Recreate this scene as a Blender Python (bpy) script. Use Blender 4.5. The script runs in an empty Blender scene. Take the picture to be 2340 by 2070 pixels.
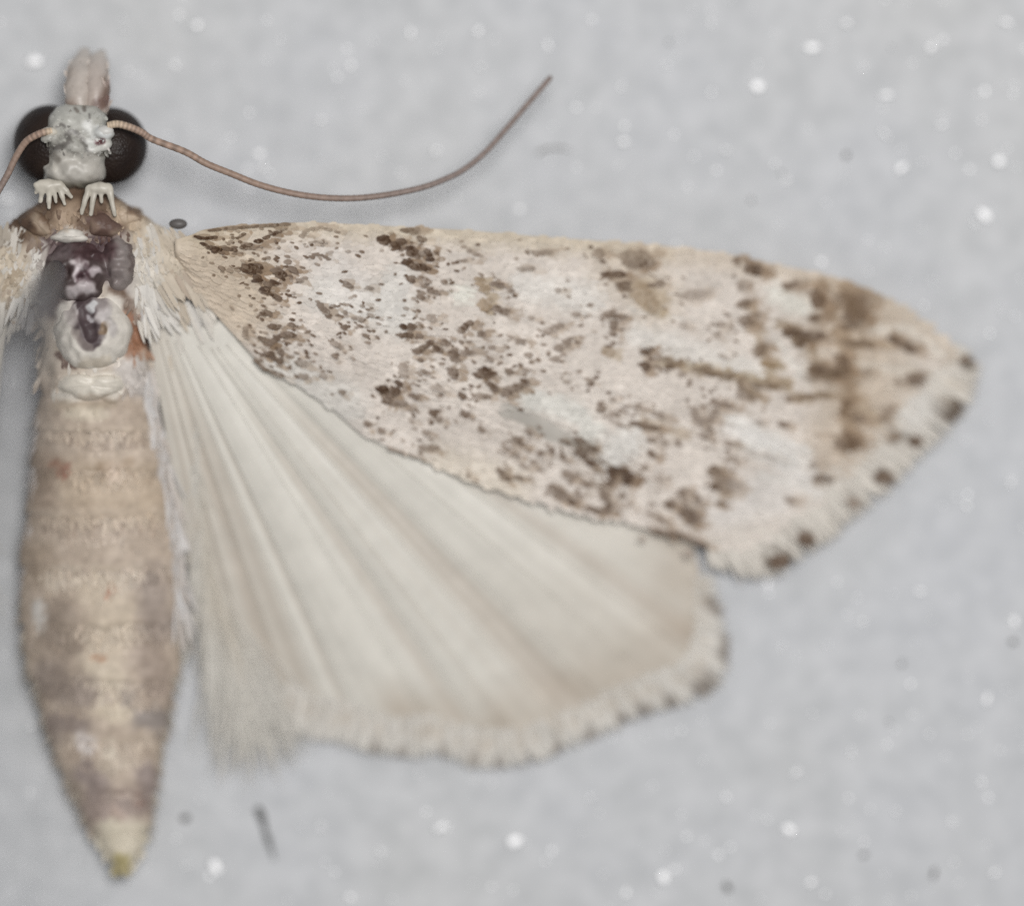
import bpy, math
import numpy as np
from mathutils import Vector

# ------------------------------------------------------------------ units
# One photograph pixel is 5 micrometres; the forewing comes out 9 mm long.
S = 5e-6                      # metres per unit ("px")
D = 10000.0                   # camera height above the sheet in px (50 mm)
CX, CY = 1170.0, 1035.0
FOCUS_Z = 248.0               # px above the sheet: top of head and thorax

sc = bpy.context.scene
col = sc.collection
rng = np.random.default_rng(7)

# ------------------------------------------------------------------ camera
cd = bpy.data.cameras.new('camera')
cam = bpy.data.objects.new('camera', cd); col.objects.link(cam)
cam.location = (0, 0, D * S)
cam.rotation_euler = (0, 0, 0)
cd.sensor_width = 36.0
cd.lens = 36.0 * D / 2340.0
cd.clip_start = 0.001
cd.clip_end = 2.0
cd.dof.use_dof = True
cd.dof.focus_distance = (D - FOCUS_Z) * S
cd.dof.aperture_fstop = 24.0
sc.camera = cam

# ------------------------------------------------------------------ light
w = bpy.data.worlds.new('World'); sc.world = w; w.use_nodes = True
bg = w.node_tree.nodes['Background']
bg.inputs[0].default_value = (0.95, 0.98, 1.0, 1)
bg.inputs[1].default_value = 0.20

def area(name, loc, size, power, colr):
    l = bpy.data.lights.new(name, 'AREA'); l.shape = 'DISK'; l.size = size; l.energy = power; l.color = colr
    o = bpy.data.objects.new(name, l); col.objects.link(o); o.location = loc
    o.rotation_euler = (-Vector(loc)).to_track_quat('-Z', 'Y').to_euler()
    return o
# a ring-flash-like lamp just above the lens: shadows hide behind what casts them
area('key_lamp', (0.005, 0.008, 0.056), 0.018, 0.0272, (1.0, 0.985, 0.97))

sc.view_settings.view_transform = 'Standard'
sc.view_settings.look = 'None'
sc.view_settings.exposure = 0.07
sc.view_settings.gamma = 1.0
sc.render.engine = 'CYCLES'
sc.cycles.use_denoising = False      # the photograph is grainy too
sc.cycles.max_bounces = 6

# ------------------------------------------------------------------ helpers
def lin(c):
    c = np.asarray(c, float) / 255.0
    return np.where(c <= 0.04045, c / 12.92, ((c + 0.055) / 1.055) ** 2.4)

def world(P):
    """photograph pixel x, y (down) and height z above the sheet -> metres"""
    P = np.asarray(P, float)
    k = (D - P[:, 2]) / D
    return np.stack([(P[:, 0] - CX) * k * S, (CY - P[:, 1]) * k * S, P[:, 2] * S], 1)

def smooth(a, b, x):
    t = np.clip((x - a) / (b - a + 1e-12), 0, 1)
    return t * t * (3 - 2 * t)

def hash2(ix, iy, seed):
    n = (ix.astype(np.int64) * 374761393 + iy.astype(np.int64) * 668265263 + seed * 1442695041) & 0x7fffffff
    n = ((n ^ (n >> 13)) * 1274126177) & 0x7fffffff
    return ((n ^ (n >> 16)) & 0xffff) / 65535.0

def vnoise(x, y, scale, seed=0):
    x = np.asarray(x, float) / scale; y = np.asarray(y, float) / scale
    ix = np.floor(x); iy = np.floor(y); fx = x - ix; fy = y - iy
    fx = fx * fx * (3 - 2 * fx); fy = fy * fy * (3 - 2 * fy)
    a = hash2(ix, iy, seed); b = hash2(ix + 1, iy, seed); c = hash2(ix, iy + 1, seed); d = hash2(ix + 1, iy + 1, seed)
    return (a * (1 - fx) + b * fx) * (1 - fy) + (c * (1 - fx) + d * fx) * fy * 1.0

def poly_dist(x, y, pts):
    """distance from points to a polyline"""
    x = np.asarray(x, float); y = np.asarray(y, float)
    best = np.full(x.shape, 1e9)
    if len(pts) == 1:
        return np.hypot(x - pts[0][0], y - pts[0][1])
    for (x0, y0), (x1, y1) in zip(pts[:-1], pts[1:]):
        dx, dy = x1 - x0, y1 - y0
        t = np.clip(((x - x0) * dx + (y - y0) * dy) / (dx * dx + dy * dy + 1e-9), 0, 1)
        best = np.minimum(best, np.hypot(x - x0 - t * dx, y - y0 - t * dy))
    return best

def paint(x, y, base, strokes, wander=12):
    """colour: base sRGB plus soft strokes (half width, softness, rgb, strength, points)"""
    c = np.broadcast_to(np.asarray(base, float), (len(x), 3)).copy() if np.ndim(base) == 1 else base.copy()
    wx = x + (vnoise(x, y, 14, 91) - .5) * wander; wy = y + (vnoise(x, y, 14, 92) - .5) * wander
    for hw, soft, rgb, k, pts in strokes:
        a = (1 - smooth(hw - soft, hw + soft, poly_dist(wx, wy, pts))) * k
        c += (np.asarray(rgb, float) - c) * a[:, None]
    return c

def new_obj(name, P, faces, mat, parent=None, colour=None, smooth_shade=True, raw=False):
    me = bpy.data.meshes.new(name)
    V = np.asarray(P, float) if raw else world(P)
    me.from_pydata(V.tolist(), [], faces if isinstance(faces, list) else faces.tolist())
    if colour is not None:
        at = me.color_attributes.new('Col', 'FLOAT_COLOR', 'POINT')
        cc = np.ones((len(V), 4)); cc[:, :3] = lin(np.clip(colour, 0, 255))
        at.data.foreach_set('color', cc.ravel())
    if smooth_shade:
        me.polygons.foreach_set('use_smooth', [True] * len(me.polygons))
    me.materials.append(mat); me.update()
    o = bpy.data.objects.new(name, me); col.objects.link(o)
    if parent is not None: o.parent = parent
    return o

def mat_attr(name, rough=0.6, noise=0.12, nscale=9000.0, bump=0.0, bscale=12000.0, transl=0.0, sheen=0.0, spec=0.3, coat=0.0):
    """procedural material: colour attribute broken up by noise, with fine relief"""
    m = bpy.data.materials.new(name); m.use_nodes = True
    nt = m.node_tree; N = nt.nodes; L = nt.links
    b = N['Principled BSDF']
    at = N.new('ShaderNodeAttribute'); at.attribute_name = 'Col'
    tc = N.new('ShaderNodeTexCoord')
    nz = N.new('ShaderNodeTexNoise'); nz.inputs['Scale'].default_value = nscale; nz.inputs['Detail'].default_value = 3
    L.new(tc.outputs['Object'], nz.inputs['Vector'])
    mr = N.new('ShaderNodeMapRange'); mr.inputs['From Min'].default_value = .25; mr.inputs['From Max'].default_value = .75
    mr.inputs['To Min'].default_value = 1 - noise; mr.inputs['To Max'].default_value = 1 + noise
    L.new(nz.outputs['Fac'], mr.inputs['Value'])
    mx = N.new('ShaderNodeVectorMath'); mx.operation = 'SCALE'
    L.new(at.outputs['Color'], mx.inputs[0]); L.new(mr.outputs['Result'], mx.inputs['Scale'])
    L.new(mx.outputs['Vector'], b.inputs['Base Color'])
    b.inputs['Roughness'].default_value = rough
    b.inputs['Specular IOR Level'].default_value = spec
    b.inputs['Sheen Weight'].default_value = sheen
    b.inputs['Coat Weight'].default_value = coat
    if bump:
        n2 = N.new('ShaderNodeTexNoise'); n2.inputs['Scale'].default_value = bscale; n2.inputs['Detail'].default_value = 4
        L.new(tc.outputs['Object'], n2.inputs['Vector'])
        bp = N.new('ShaderNodeBump'); bp.inputs['Strength'].default_value = bump; bp.inputs['Distance'].default_value = 3 * S
        L.new(n2.outputs['Fac'], bp.inputs['Height']); L.new(bp.outputs['Normal'], b.inputs['Normal'])
    if transl:
        tr = N.new('ShaderNodeBsdfTranslucent'); L.new(mx.outputs['Vector'], tr.inputs['Color'])
        ms = N.new('ShaderNodeMixShader'); ms.inputs[0].default_value = transl
        out = N['Material Output']
        L.new(b.outputs[0], ms.inputs[1]); L.new(tr.outputs[0], ms.inputs[2]); L.new(ms.outputs[0], out.inputs['Surface'])
    return m

M_SCALE = mat_attr('wing_scale', .55, .10, 14000, 0, spec=.25)
M_MEMB = mat_attr('wing_membrane', .5, .05, 3000, .15, 9000, spec=.3)
M_HIND = mat_attr('hindwing_membrane', .42, .05, 5000, .12, 15000, transl=.08, spec=.3)
M_BODY = mat_attr('body_cuticle', .6, .14, 11000, .5, 9000, spec=.3)
M_HEAD = mat_attr('head_scales', .42, .08, 14000, .35, 11000, spec=.45)
M_HAIR = mat_attr('hair_scale', .5, .08, 12000, 0, spec=.3)
M_ANT = mat_attr('antenna_cuticle', .5, .15, 20000, .3, 30000)

def mat_eye():
    m = bpy.data.materials.new('compound_eye'); m.use_nodes = True
    N = m.node_tree.nodes; L = m.node_tree.links; b = N['Principled BSDF']
    tc = N.new('ShaderNodeTexCoord'); vo = N.new('ShaderNodeTexVoronoi'); vo.inputs['Scale'].default_value = 30000
    nz = N.new('ShaderNodeTexNoise'); nz.inputs['Scale'].default_value = 4000
    L.new(tc.outputs['Object'], vo.inputs['Vector']); L.new(tc.outputs['Object'], nz.inputs['Vector'])
    cr = N.new('ShaderNodeValToRGB')
    cr.color_ramp.elements[0].position = .3; cr.color_ramp.elements[0].color = (.012, .008, .0075, 1)
    cr.color_ramp.elements[1].position = .75; cr.color_ramp.elements[1].color = (.026, .017, .013, 1)
    L.new(nz.outputs['Fac'], cr.inputs[0]); L.new(cr.outputs[0], b.inputs['Base Color'])
    bp = N.new('ShaderNodeBump'); bp.inputs['Strength'].default_value = .6; bp.inputs['Distance'].default_value = 2 * S; bp.invert = True
    L.new(vo.outputs['Distance'], bp.inputs['Height']); L.new(bp.outputs['Normal'], b.inputs['Normal'])
    b.inputs['Roughness'].default_value = .45; b.inputs['Specular IOR Level'].default_value = .18
    return m
M_EYE = mat_eye()

def mat_plain(name, rgb, rough, metal=0.0, noise=.15, nscale=9000):
    m = bpy.data.materials.new(name); m.use_nodes = True
    N = m.node_tree.nodes; L = m.node_tree.links; b = N['Principled BSDF']
    tc = N.new('ShaderNodeTexCoord'); nz = N.new('ShaderNodeTexNoise'); nz.inputs['Scale'].default_value = nscale
    L.new(tc.outputs['Object'], nz.inputs['Vector'])
    cr = N.new('ShaderNodeValToRGB'); c = lin(rgb)
    cr.color_ramp.elements[0].color = (*(c * (1 - noise)), 1); cr.color_ramp.elements[1].color = (*np.minimum(c * (1 + noise), .97), 1)
    L.new(nz.outputs['Fac'], cr.inputs[0]); L.new(cr.outputs[0], b.inputs['Base Color'])
    b.inputs['Roughness'].default_value = rough; b.inputs['Metallic'].default_value = metal
    return m

# ------------------------------------------------------------------ the sheet
def mat_sheet():
    m = bpy.data.materials.new('pale_foam'); m.use_nodes = True
    N = m.node_tree.nodes; L = m.node_tree.links; b = N['Principled BSDF']
    tc = N.new('ShaderNodeTexCoord')
    def noise(scale, detail):
        n = N.new('ShaderNodeTexNoise'); n.inputs['Scale'].default_value = scale; n.inputs['Detail'].default_value = detail
        L.new(tc.outputs['Object'], n.inputs['Vector']); return n
    n1 = noise(900, 2); n2 = noise(3200, 3); n3 = noise(260, 1)
    def ramp(src, a, bcol, p0=.3, p1=.7):
        r = N.new('ShaderNodeValToRGB'); r.color_ramp.elements[0].position = p0; r.color_ramp.elements[1].position = p1
        r.color_ramp.elements[0].color = (*lin(a), 1); r.color_ramp.elements[1].color = (*lin(bcol), 1)
        L.new(src.outputs['Fac'], r.inputs[0]); return r
    r1 = ramp(n1, (183, 185, 186), (190, 192, 196)); r2 = ramp(n2, (172, 173, 174), (203, 203, 204)); r3 = ramp(n3, (187, 188, 188), (184, 187, 194))
    def mix(a, c, f):
        x = N.new('ShaderNodeMix'); x.data_type = 'RGBA'; x.inputs['Factor'].default_value = f
        L.new(a.outputs[0], x.inputs['A']); L.new(c.outputs[0], x.inputs['B']); return x
    a = mix(r1, r2, .65)
    x = N.new('ShaderNodeMix'); x.data_type = 'RGBA'; x.inputs['Factor'].default_value = .3
    L.new(a.outputs['Result'], x.inputs['A']); L.new(r3.outputs[0], x.inputs['B'])
    L.new(x.outputs['Result'], b.inputs['Base Color'])
    bp = N.new('ShaderNodeBump'); bp.inputs['Strength'].default_value = .35; bp.inputs['Distance'].default_value = 8 * S
    L.new(n2.outputs['Fac'], bp.inputs['Height']); L.new(bp.outputs['Normal'], b.inputs['Normal'])
    b.inputs['Roughness'].default_value = .7; b.inputs['Specular IOR Level'].default_value = .25
    return m

gx = np.linspace(-6000, 8500, 146); gy = np.linspace(-6000, 8000, 141)
GX, GY = np.meshgrid(gx, gy)
gz = (vnoise(GX, GY, 310, 5) - .5) * 10
nx = len(gx)
ii = np.arange(len(gy) - 1)[:, None] * nx + np.arange(nx - 1)[None]
gf = np.stack([ii, ii + nx, ii + nx + 1, ii + 1], -1).reshape(-1, 4)
GP = np.stack([GX.ravel(), GY.ravel(), gz.ravel()], 1)
# the sheet itself is flat and regular, so it is laid out in metres directly
GW = np.stack([(GP[:, 0] - CX) * S, (CY - GP[:, 1]) * S, GP[:, 2] * S - 6 * S], 1)
ground = new_obj('ground', GW, gf, mat_sheet(), raw=True)
ground['kind'] = 'structure'
ground['label'] = 'pale grey foam sheet with white glints under the moth'

def grain_mesh(name, r, flat, mat, seed):
    g = np.random.default_rng(seed)
    V, F = [], []
    n, mrows = 9, 5
    for i in range(1, mrows):
        ph = math.pi * i / mrows
        for j in range(n):
            t = 2 * math.pi * j / n
            q = r * (1 + g.uniform(-.22, .22))
            V.append((q * math.sin(ph) * math.cos(t), q * math.sin(ph) * math.sin(t), q * flat * math.cos(ph)))
    top, bot = len(V), len(V) + 1
    V += [(0, 0, r * flat), (0, 0, -r * flat)]
    for i in range(mrows - 2):
        for j in range(n):
            a = i * n + j; b = i * n + (j + 1) % n
            F.append((a, a + n, b + n, b))
    for j in range(n):
        F.append((top, j, (j + 1) % n)); F.append((bot, (mrows - 2) * n + (j + 1) % n, (mrows - 2) * n + j))
    me = bpy.data.meshes.new(name); me.from_pydata((np.array(V) * S).tolist(), [], F)
    me.polygons.foreach_set('use_smooth', [True] * len(F)); me.materials.append(mat); return me

M_FLECK = mat_plain('white_fleck', (252, 252, 254), .6, .3, .02)
M_SPECK = mat_plain('dark_speck', (70, 68, 64), .6)
V2S = 2340 / 2044.0
flecks = [(820, 65, 13), (68, 122, 17), (1094, 92, 12), (1622, 95, 17), (1860, 95, 11), (1725, 135, 10), (1513, 172, 15), (1770, 190, 16),
          (1240, 172, 10), (1764, 265, 11), (1995, 322, 14), (1800, 335, 14), (1966, 430, 19), (1945, 446, 9), (1245, 283, 11), (1420, 185, 10), (960, 135, 9),
          (1420, 45, 9), (870, 300, 10), (525, 335, 10), (460, 275, 10), (880, 1650, 15), (1027, 1678, 17), (430, 1730, 18), (372, 1727, 12), (760, 1700, 12),
          (1590, 1540, 10), (1325, 1750, 15), (1345, 1735, 9), (1575, 1655, 15), (2025, 1240, 13), (1970, 1395, 14), (1835, 1180, 11), (2010, 45, 12), (1690, 45, 10),
          (1180, 40, 8), (640, 240, 9), (700, 130, 9), (395, 50, 9), (560, 80, 8), (1330, 130, 9), (1570, 360, 9), (1450, 300, 8), (1880, 250, 9),
          (1700, 1500, 10), (1450, 1590, 9), (1180, 1590, 10), (1250, 1780, 10), (640, 1650, 9), (700, 1790, 10), (140, 1600, 9), (60, 1450, 8), (1790, 1620, 9),
          (1900, 1640, 9), (1985, 1740, 9), (1620, 1760, 11), (2020, 960, 10), (1930, 1010, 8), (1560, 1290, 8), (1720, 1240, 8), (1150, 215, 8), (955, 62, 9),
          (350, 130, 9), (250, 60, 8), (2000, 620, 8), (1860, 560, 7), (1960, 1560, 10)]
fmeshes = [grain_mesh('fleck', 1.0, .16, M_FLECK, 20 + k) for k in range(5)]
def lay(name, me, x, y, r, parent, z=1.0):
    o = bpy.data.objects.new(name, me); col.objects.link(o); o.parent = parent
    p = world(np.array([[x, y, z]]))[0]; o.location = p
    k = .05 if r > 10.3 else .24
    o.rotation_euler = (rng.normal(0, k), rng.normal(0, k), rng.uniform(0, 6.28)); o.scale = (r * 1.3, r * rng.uniform(.35, 1.1), r * 1.3)
    return o
for i, (x, y, r) in enumerate(flecks):
    lay('fleck', fmeshes[i % 5], x * V2S, y * V2S, r * .8, ground)
smeshes = [grain_mesh('dark_speck', 1.0, .5, M_SPECK, 40 + k) for k in range(3)]
for i, (x, y, r) in enumerate([(1800, 1325, 7), (1865, 1742, 12), (1452, 1770, 10), (1725, 1705, 7), (370, 1632, 10), (1690, 310, 7), (2022, 1280, 8),
                               (1775, 1440, 4), (1500, 400, 5), (1780, 95, 4), (1335, 85, 4), (1560, 345, 4)]):
    lay('dark_speck', smeshes[i % 3], x * V2S, y * V2S, r * .8, ground)
# finer glitter nobody could count
PV, PF = [], []
n = 0
fb = np.array([(math.cos(a), math.sin(a), 0) for a in np.linspace(0, 6.283, 6)[:-1]] + [(0, 0, .45)])
for k in range(2600):
    x, y = rng.uniform(-1500, 3900), rng.uniform(-1500, 3600); r = rng.uniform(2, 5) * (1.6 if rng.random() < .05 else 1)
    PV.append(world(fb * r * np.array([rng.uniform(.6, 1.2), rng.uniform(.6, 1.2), rng.uniform(.3, 1.3)]) + np.array([x, y, -3])))
    PF += [(n + j, n + (j + 1) % 5, n + 5) for j in range(5)]; n += 6
gl = new_obj('glitter', np.concatenate(PV), PF, M_FLECK, ground, raw=True); gl['kind'] = 'stuff'

# ------------------------------------------------------------------ the moth
moth = bpy.data.objects.new('moth', None); col.objects.link(moth)
moth.location = (0, 0, 0)
moth['label'] = 'cream moth with brown speckled forewings spread on the pale sheet'
moth['category'] = 'moth'

def interp(x, pts):
    p = np.array(pts, float); return np.interp(x, p[:, 0], p[:, 1])

def scurve(pts, n):
    """smooth curve through points (Catmull-Rom), n samples"""
    p = np.array(pts, float); p = np.vstack([2 * p[0] - p[1], p, 2 * p[-1] - p[-2]])
    m = len(p) - 3; t = np.linspace(0, m - 1e-6, n); i = t.astype(int); f = (t - i)[:, None]
    a, b, c, d = p[i], p[i + 1], p[i + 2], p[i + 3]
    return .5 * (2 * b + (c - a) * f + (2 * a - 5 * b + 4 * c - d) * f ** 2 + (3 * b - a - 3 * c + d) * f ** 3)

def grid_faces(r, c):
    i = np.arange(r - 1)[:, None] * c + np.arange(c - 1)[None]
    return np.stack([i, i + c, i + c + 1, i + 1], -1).reshape(-1, 4)

def slab(P, r, c, thick):
    """closed thin sheet from a grid: top, underside and rim"""
    n = r * c; F = grid_faces(r, c)
    B = P.copy(); B[:, 2] -= thick
    top = F.tolist(); bot = (F[:, ::-1] + n).tolist()
    ring = [j for j in range(c)] + [i * c + c - 1 for i in range(1, r)] + [(r - 1) * c + j for j in range(c - 2, -1, -1)] + [i * c for i in range(r - 2, 0, -1)]
    rim = [(ring[k], ring[(k + 1) % len(ring)], ring[(k + 1) % len(ring)] + n, ring[k] + n) for k in range(len(ring))]
    return np.vstack([P, B]), top + bot + rim

PETAL_U = np.array([0, 0, .45, .45, .85, .85, 1.0]); PETAL_V = np.array([-.22, .22, -.5, .5, -.4, .4, 0])
PETAL_F = [(0, 1, 3, 2), (2, 3, 5, 4), (4, 5, 6)]
def petals(C, ang, length, width, tilt, colour, hump=.1):
    """many scales: C (n,3) base points, ang heading in the picture plane, tilt rise of the tip in px; returns P, faces, colours"""
    n = len(C)
    u = PETAL_U[None] * length[:, None]; v = PETAL_V[None] * width[:, None]
    ca, sa = np.cos(ang)[:, None], np.sin(ang)[:, None]
    X = C[:, 0:1] + u * ca - v * sa; Y = C[:, 1:2] + u * sa + v * ca
    hz = np.array([0, 0, .35, .35, .75, .75, 1.0])
    Z = C[:, 2:3] + hz[None] * tilt[:, None] + hump * width[:, None] * (1 - (2 * np.abs(PETAL_V[None])) ** 2)
    P = np.stack([X, Y, Z], -1).reshape(-1, 3)
    base = np.arange(n)[:, None] * 7
    q = np.concatenate([base + np.array([0, 1, 3, 2]), base + np.array([2, 3, 5, 4])]).tolist()
    t = (base + np.array([4, 5, 6])).tolist()
    cc = np.repeat(colour, 7, 0)
    return P, q + t, cc

def tubes(paths, radii, sides=3, cols=None):
    """tapered closed tubes along paths; radii per path (r0, r1) or arrays"""
    PV, F, CC = [], [], []; n = 0
    for k, p in enumerate(paths):
        p = np.asarray(p, float); m = len(p)
        r = np.asarray(radii[k], float)
        if len(r) == 2 and m != 2: r = np.linspace(r[0], r[1], m)
        t = np.gradient(p, axis=0); t /= np.linalg.norm(t, axis=1, keepdims=True) + 1e-9
        s = np.cross(t, np.array([0, 0, 1.0])); s /= np.linalg.norm(s, axis=1, keepdims=True) + 1e-9
        b = np.cross(s, t)
        a = np.linspace(0, 2 * math.pi, sides + 1)[:-1]
        ring = p[:, None] + r[:, None, None] * (np.cos(a)[None, :, None] * s[:, None] + np.sin(a)[None, :, None] * b[:, None])
        PV.append(ring.reshape(-1, 3))
        for i in range(m - 1):
            for j in range(sides):
                j2 = (j + 1) % sides
                F.append((n + i * sides + j, n + i * sides + j2, n + (i + 1) * sides + j2, n + (i + 1) * sides + j))
        F.append(tuple(n + j for j in range(sides))[::-1]); F.append(tuple(n + (m - 1) * sides + j for j in range(sides)))
        if cols is not None:
            c = np.asarray(cols[k], float)
            CC.append(np.repeat(c if c.ndim == 2 else np.broadcast_to(c, (m, 3)), sides, 0))
        n += m * sides
    return np.concatenate(PV), F, (np.concatenate(CC) if cols is not None else None)

AP = np.array([300.0, 540.0])
HM = [(1560, 1180), (1591, 1270), (1604, 1340), (1614, 1450), (1590, 1530), (1520, 1560), (1449, 1584), (1316, 1647), (1200, 1688), (1105, 1697), (1000, 1668), (898, 1667), (800, 1642),
      (720, 1622), (640, 1600), (575, 1578), (530, 1548), (505, 1525), (464, 1488)]
hm = scurve(HM, 400)
hth = np.degrees(np.arctan2(hm[:, 1] - AP[1], hm[:, 0] - AP[0])); hr = np.hypot(hm[:, 0] - AP[0], hm[:, 1] - AP[1])
order = np.argsort(hth); hth, hr = hth[order], hr[order]
CREASE = [(35.3, 1.2, -5), (40, 3.0, 7), (46.2, 1.3, -14), (51, 2.2, 6), (55.4, 1.0, -13), (61, 3.4, 10), (65.5, .6, -9), (68.8, 1.0, -3), (71.8, 1.0, -8), (75.4, .7, -5)]
def hw_z(x, y):
    dx, dy = x - AP[0], y - AP[1]; r = np.hypot(dx, dy); th = np.degrees(np.arctan2(dy, dx))
    R = np.interp(th, hth, hr); t = r / R
    z = 204 - 174 * np.clip(t, 0, 1.1) + 12 * np.sin(np.clip(t, 0, 1) * math.pi)
    env = smooth(.2, .45, t) * (1 - .45 * smooth(.8, 1.05, t))
    for c, wd, a in CREASE:
        z = z + .72 * a * env * np.exp(-((th - c) / (wd * 1.25)) ** 2)
    return z + (vnoise(x, y, 60, 8) - .5) * 5 * t

# ---------------------------------------------------------------- forewing
FT = [(400, 548), (440, 536), (461, 526), (522, 516), (659, 509), (719, 508), (856, 515), (1063, 526), (1215, 539), (1398, 553), (1502, 560), (1654, 578),
      (1776, 605), (1873, 625), (1972, 655), (2072, 708), (2140, 760), (2180, 815)]
FB = [(400, 600), (440, 662), (516, 745), (576, 812), (610, 850), (674, 878), (765, 940), (824, 992), (891, 1023), (952, 1045), (1013, 1075), (1074, 1102),
      (1165, 1130), (1287, 1166), (1341, 1180), (1433, 1192), (1487, 1211), (1554, 1230), (1624, 1256), (1680, 1252), (1740, 1228), (1820, 1172), (1900, 1115),
      (1980, 1055), (2050, 978), (2120, 905), (2160, 850), (2180, 825)]
def fw_z(x, y):
    d = np.hypot(x - 400, y - 580)
    t = np.clip(d / 1830, 0, 1.1)
    z = 232 - 85 * t - 96 * t ** 2
    v = (y - interp(x, FT)) / (interp(x, FB) - interp(x, FT) + 1)
    z += 14 * np.sin(np.clip(v, 0, 1) * math.pi) - 26 * np.clip(v, 0, 1.2)
    k = smooth(.5, 1.0, v) * (1 - smooth(1500, 1750, x)) * .4      # the hind margin rests down on the hindwing
    z = z * (1 - k) + np.minimum(z, hw_z(x, y) + 12) * k
    an = np.arctan2(y - 500, x - 150)
    z += 2.6 * np.cos(an * 46) * smooth(500, 1000, x)
    return z

def src(crop, pts):
    ox, oy, s = crop
    return [(ox + a / s, oy + b / s) for a, b in pts]
CA, CB, CC_, CD, CE, CF = (400, 480, 3.287), (850, 480, 3.287), (1350, 500, 3.287), (1740, 560, 3.013), (1250, 900, 3.287), (800, 850, 3.287)
MARKS = []
def marks(crop, lst):
    for it in lst:
        MARKS.append((it[0] / crop[2], min(1, it[1] * (1.28 if crop in (CE, CF) else 1.1)), src(crop, it[2]), it[3] if len(it) > 3 else 'b'))
marks(CA, [(28, .9, [(150, 200), (220, 215), (300, 205)]), (30, .9, [(200, 250), (300, 300), (340, 300)]), (64, .95, [(300, 300)]),
    (28, .85, [(370, 290), (450, 300), (560, 260), (660, 220), (760, 170)]), (24, .7, [(400, 215), (470, 210), (520, 180)]), (25, .5, [(480, 285), (600, 290)]),
    (26, .6, [(250, 155), (400, 138), (600, 124), (860, 104)]), (18, .45, [(700, 180), (880, 130)]), (25, .35, [(950, 200), (990, 150), (1100, 130), (1230, 170)]),
    (18, .35, [(960, 260), (1060, 235), (1150, 250)]), (20, .4, [(1110, 265)]), (22, .45, [(650, 280)]), (20, .4, [(780, 285)]),
    (90, .9, [(520, 440), (620, 440)]), (60, .9, [(620, 500), (630, 540)]), (70, .85, [(760, 460), (820, 500)]), (50, .85, [(870, 440), (900, 460)]),
    (40, .85, [(690, 560), (760, 545)]), (60, .9, [(670, 600), (700, 610)]), (40, .85, [(720, 630), (790, 670)]), (18, .5, [(590, 660)]), (40, .6, [(850, 390)]), (25, .4, [(700, 360)]),
    (35, .5, [(350, 435)]), (30, .5, [(415, 455)]), (20, .4, [(210, 355)]), (45, .45, [(940, 525)]), (30, .3, [(890, 625)]),
    (25, .6, [(1020, 360), (1080, 325), (1150, 365)]), (25, .3, [(1300, 310)]), (35, .6, [(1250, 530), (1320, 580)]), (28, .4, [(1430, 580), (1500, 590)]),
    (40, .6, [(1090, 715), (1130, 760), (1160, 810)]), (28, .5, [(1190, 720)]), (40, .55, [(1280, 770)]), (28, .4, [(1410, 720)]), (30, .45, [(1340, 810), (1400, 825)]),
    (26, .4, [(1470, 790)]), (40, .7, [(1270, 880)]), (34, .55, [(1430, 945)]), (26, .35, [(1440, 880)]), (24, .4, [(1530, 855)]),
    (40, .75, [(660, 780), (710, 775)]), (40, .7, [(720, 875), (790, 875)]), (44, .75, [(880, 860)]), (34, .8, [(640, 965), (740, 990), (780, 945), (900, 935)]),
    (36, .7, [(720, 1000)]), (40, .85, [(640, 1080), (720, 1080), (740, 1120)]), (36, .7, [(790, 1040), (800, 1100), (780, 1150)]),
    (26, .6, [(600, 1120), (660, 1190), (740, 1220), (810, 1240)]), (30, .4, [(530, 880), (535, 950)]), (24, .4, [(940, 1010)]), (26, .5, [(900, 1070), (950, 1080)]),
    (44, .4, [(920, 1145), (990, 1150)]), (36, .45, [(940, 1255), (1000, 1250)]), (50, .4, [(1120, 1240)]), (36, .4, [(1190, 1000), (1240, 1030)]), (46, .65, [(1205, 1095)]),
    (34, .55, [(1255, 1370)]), (22, .3, [(570, 715)])])
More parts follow.
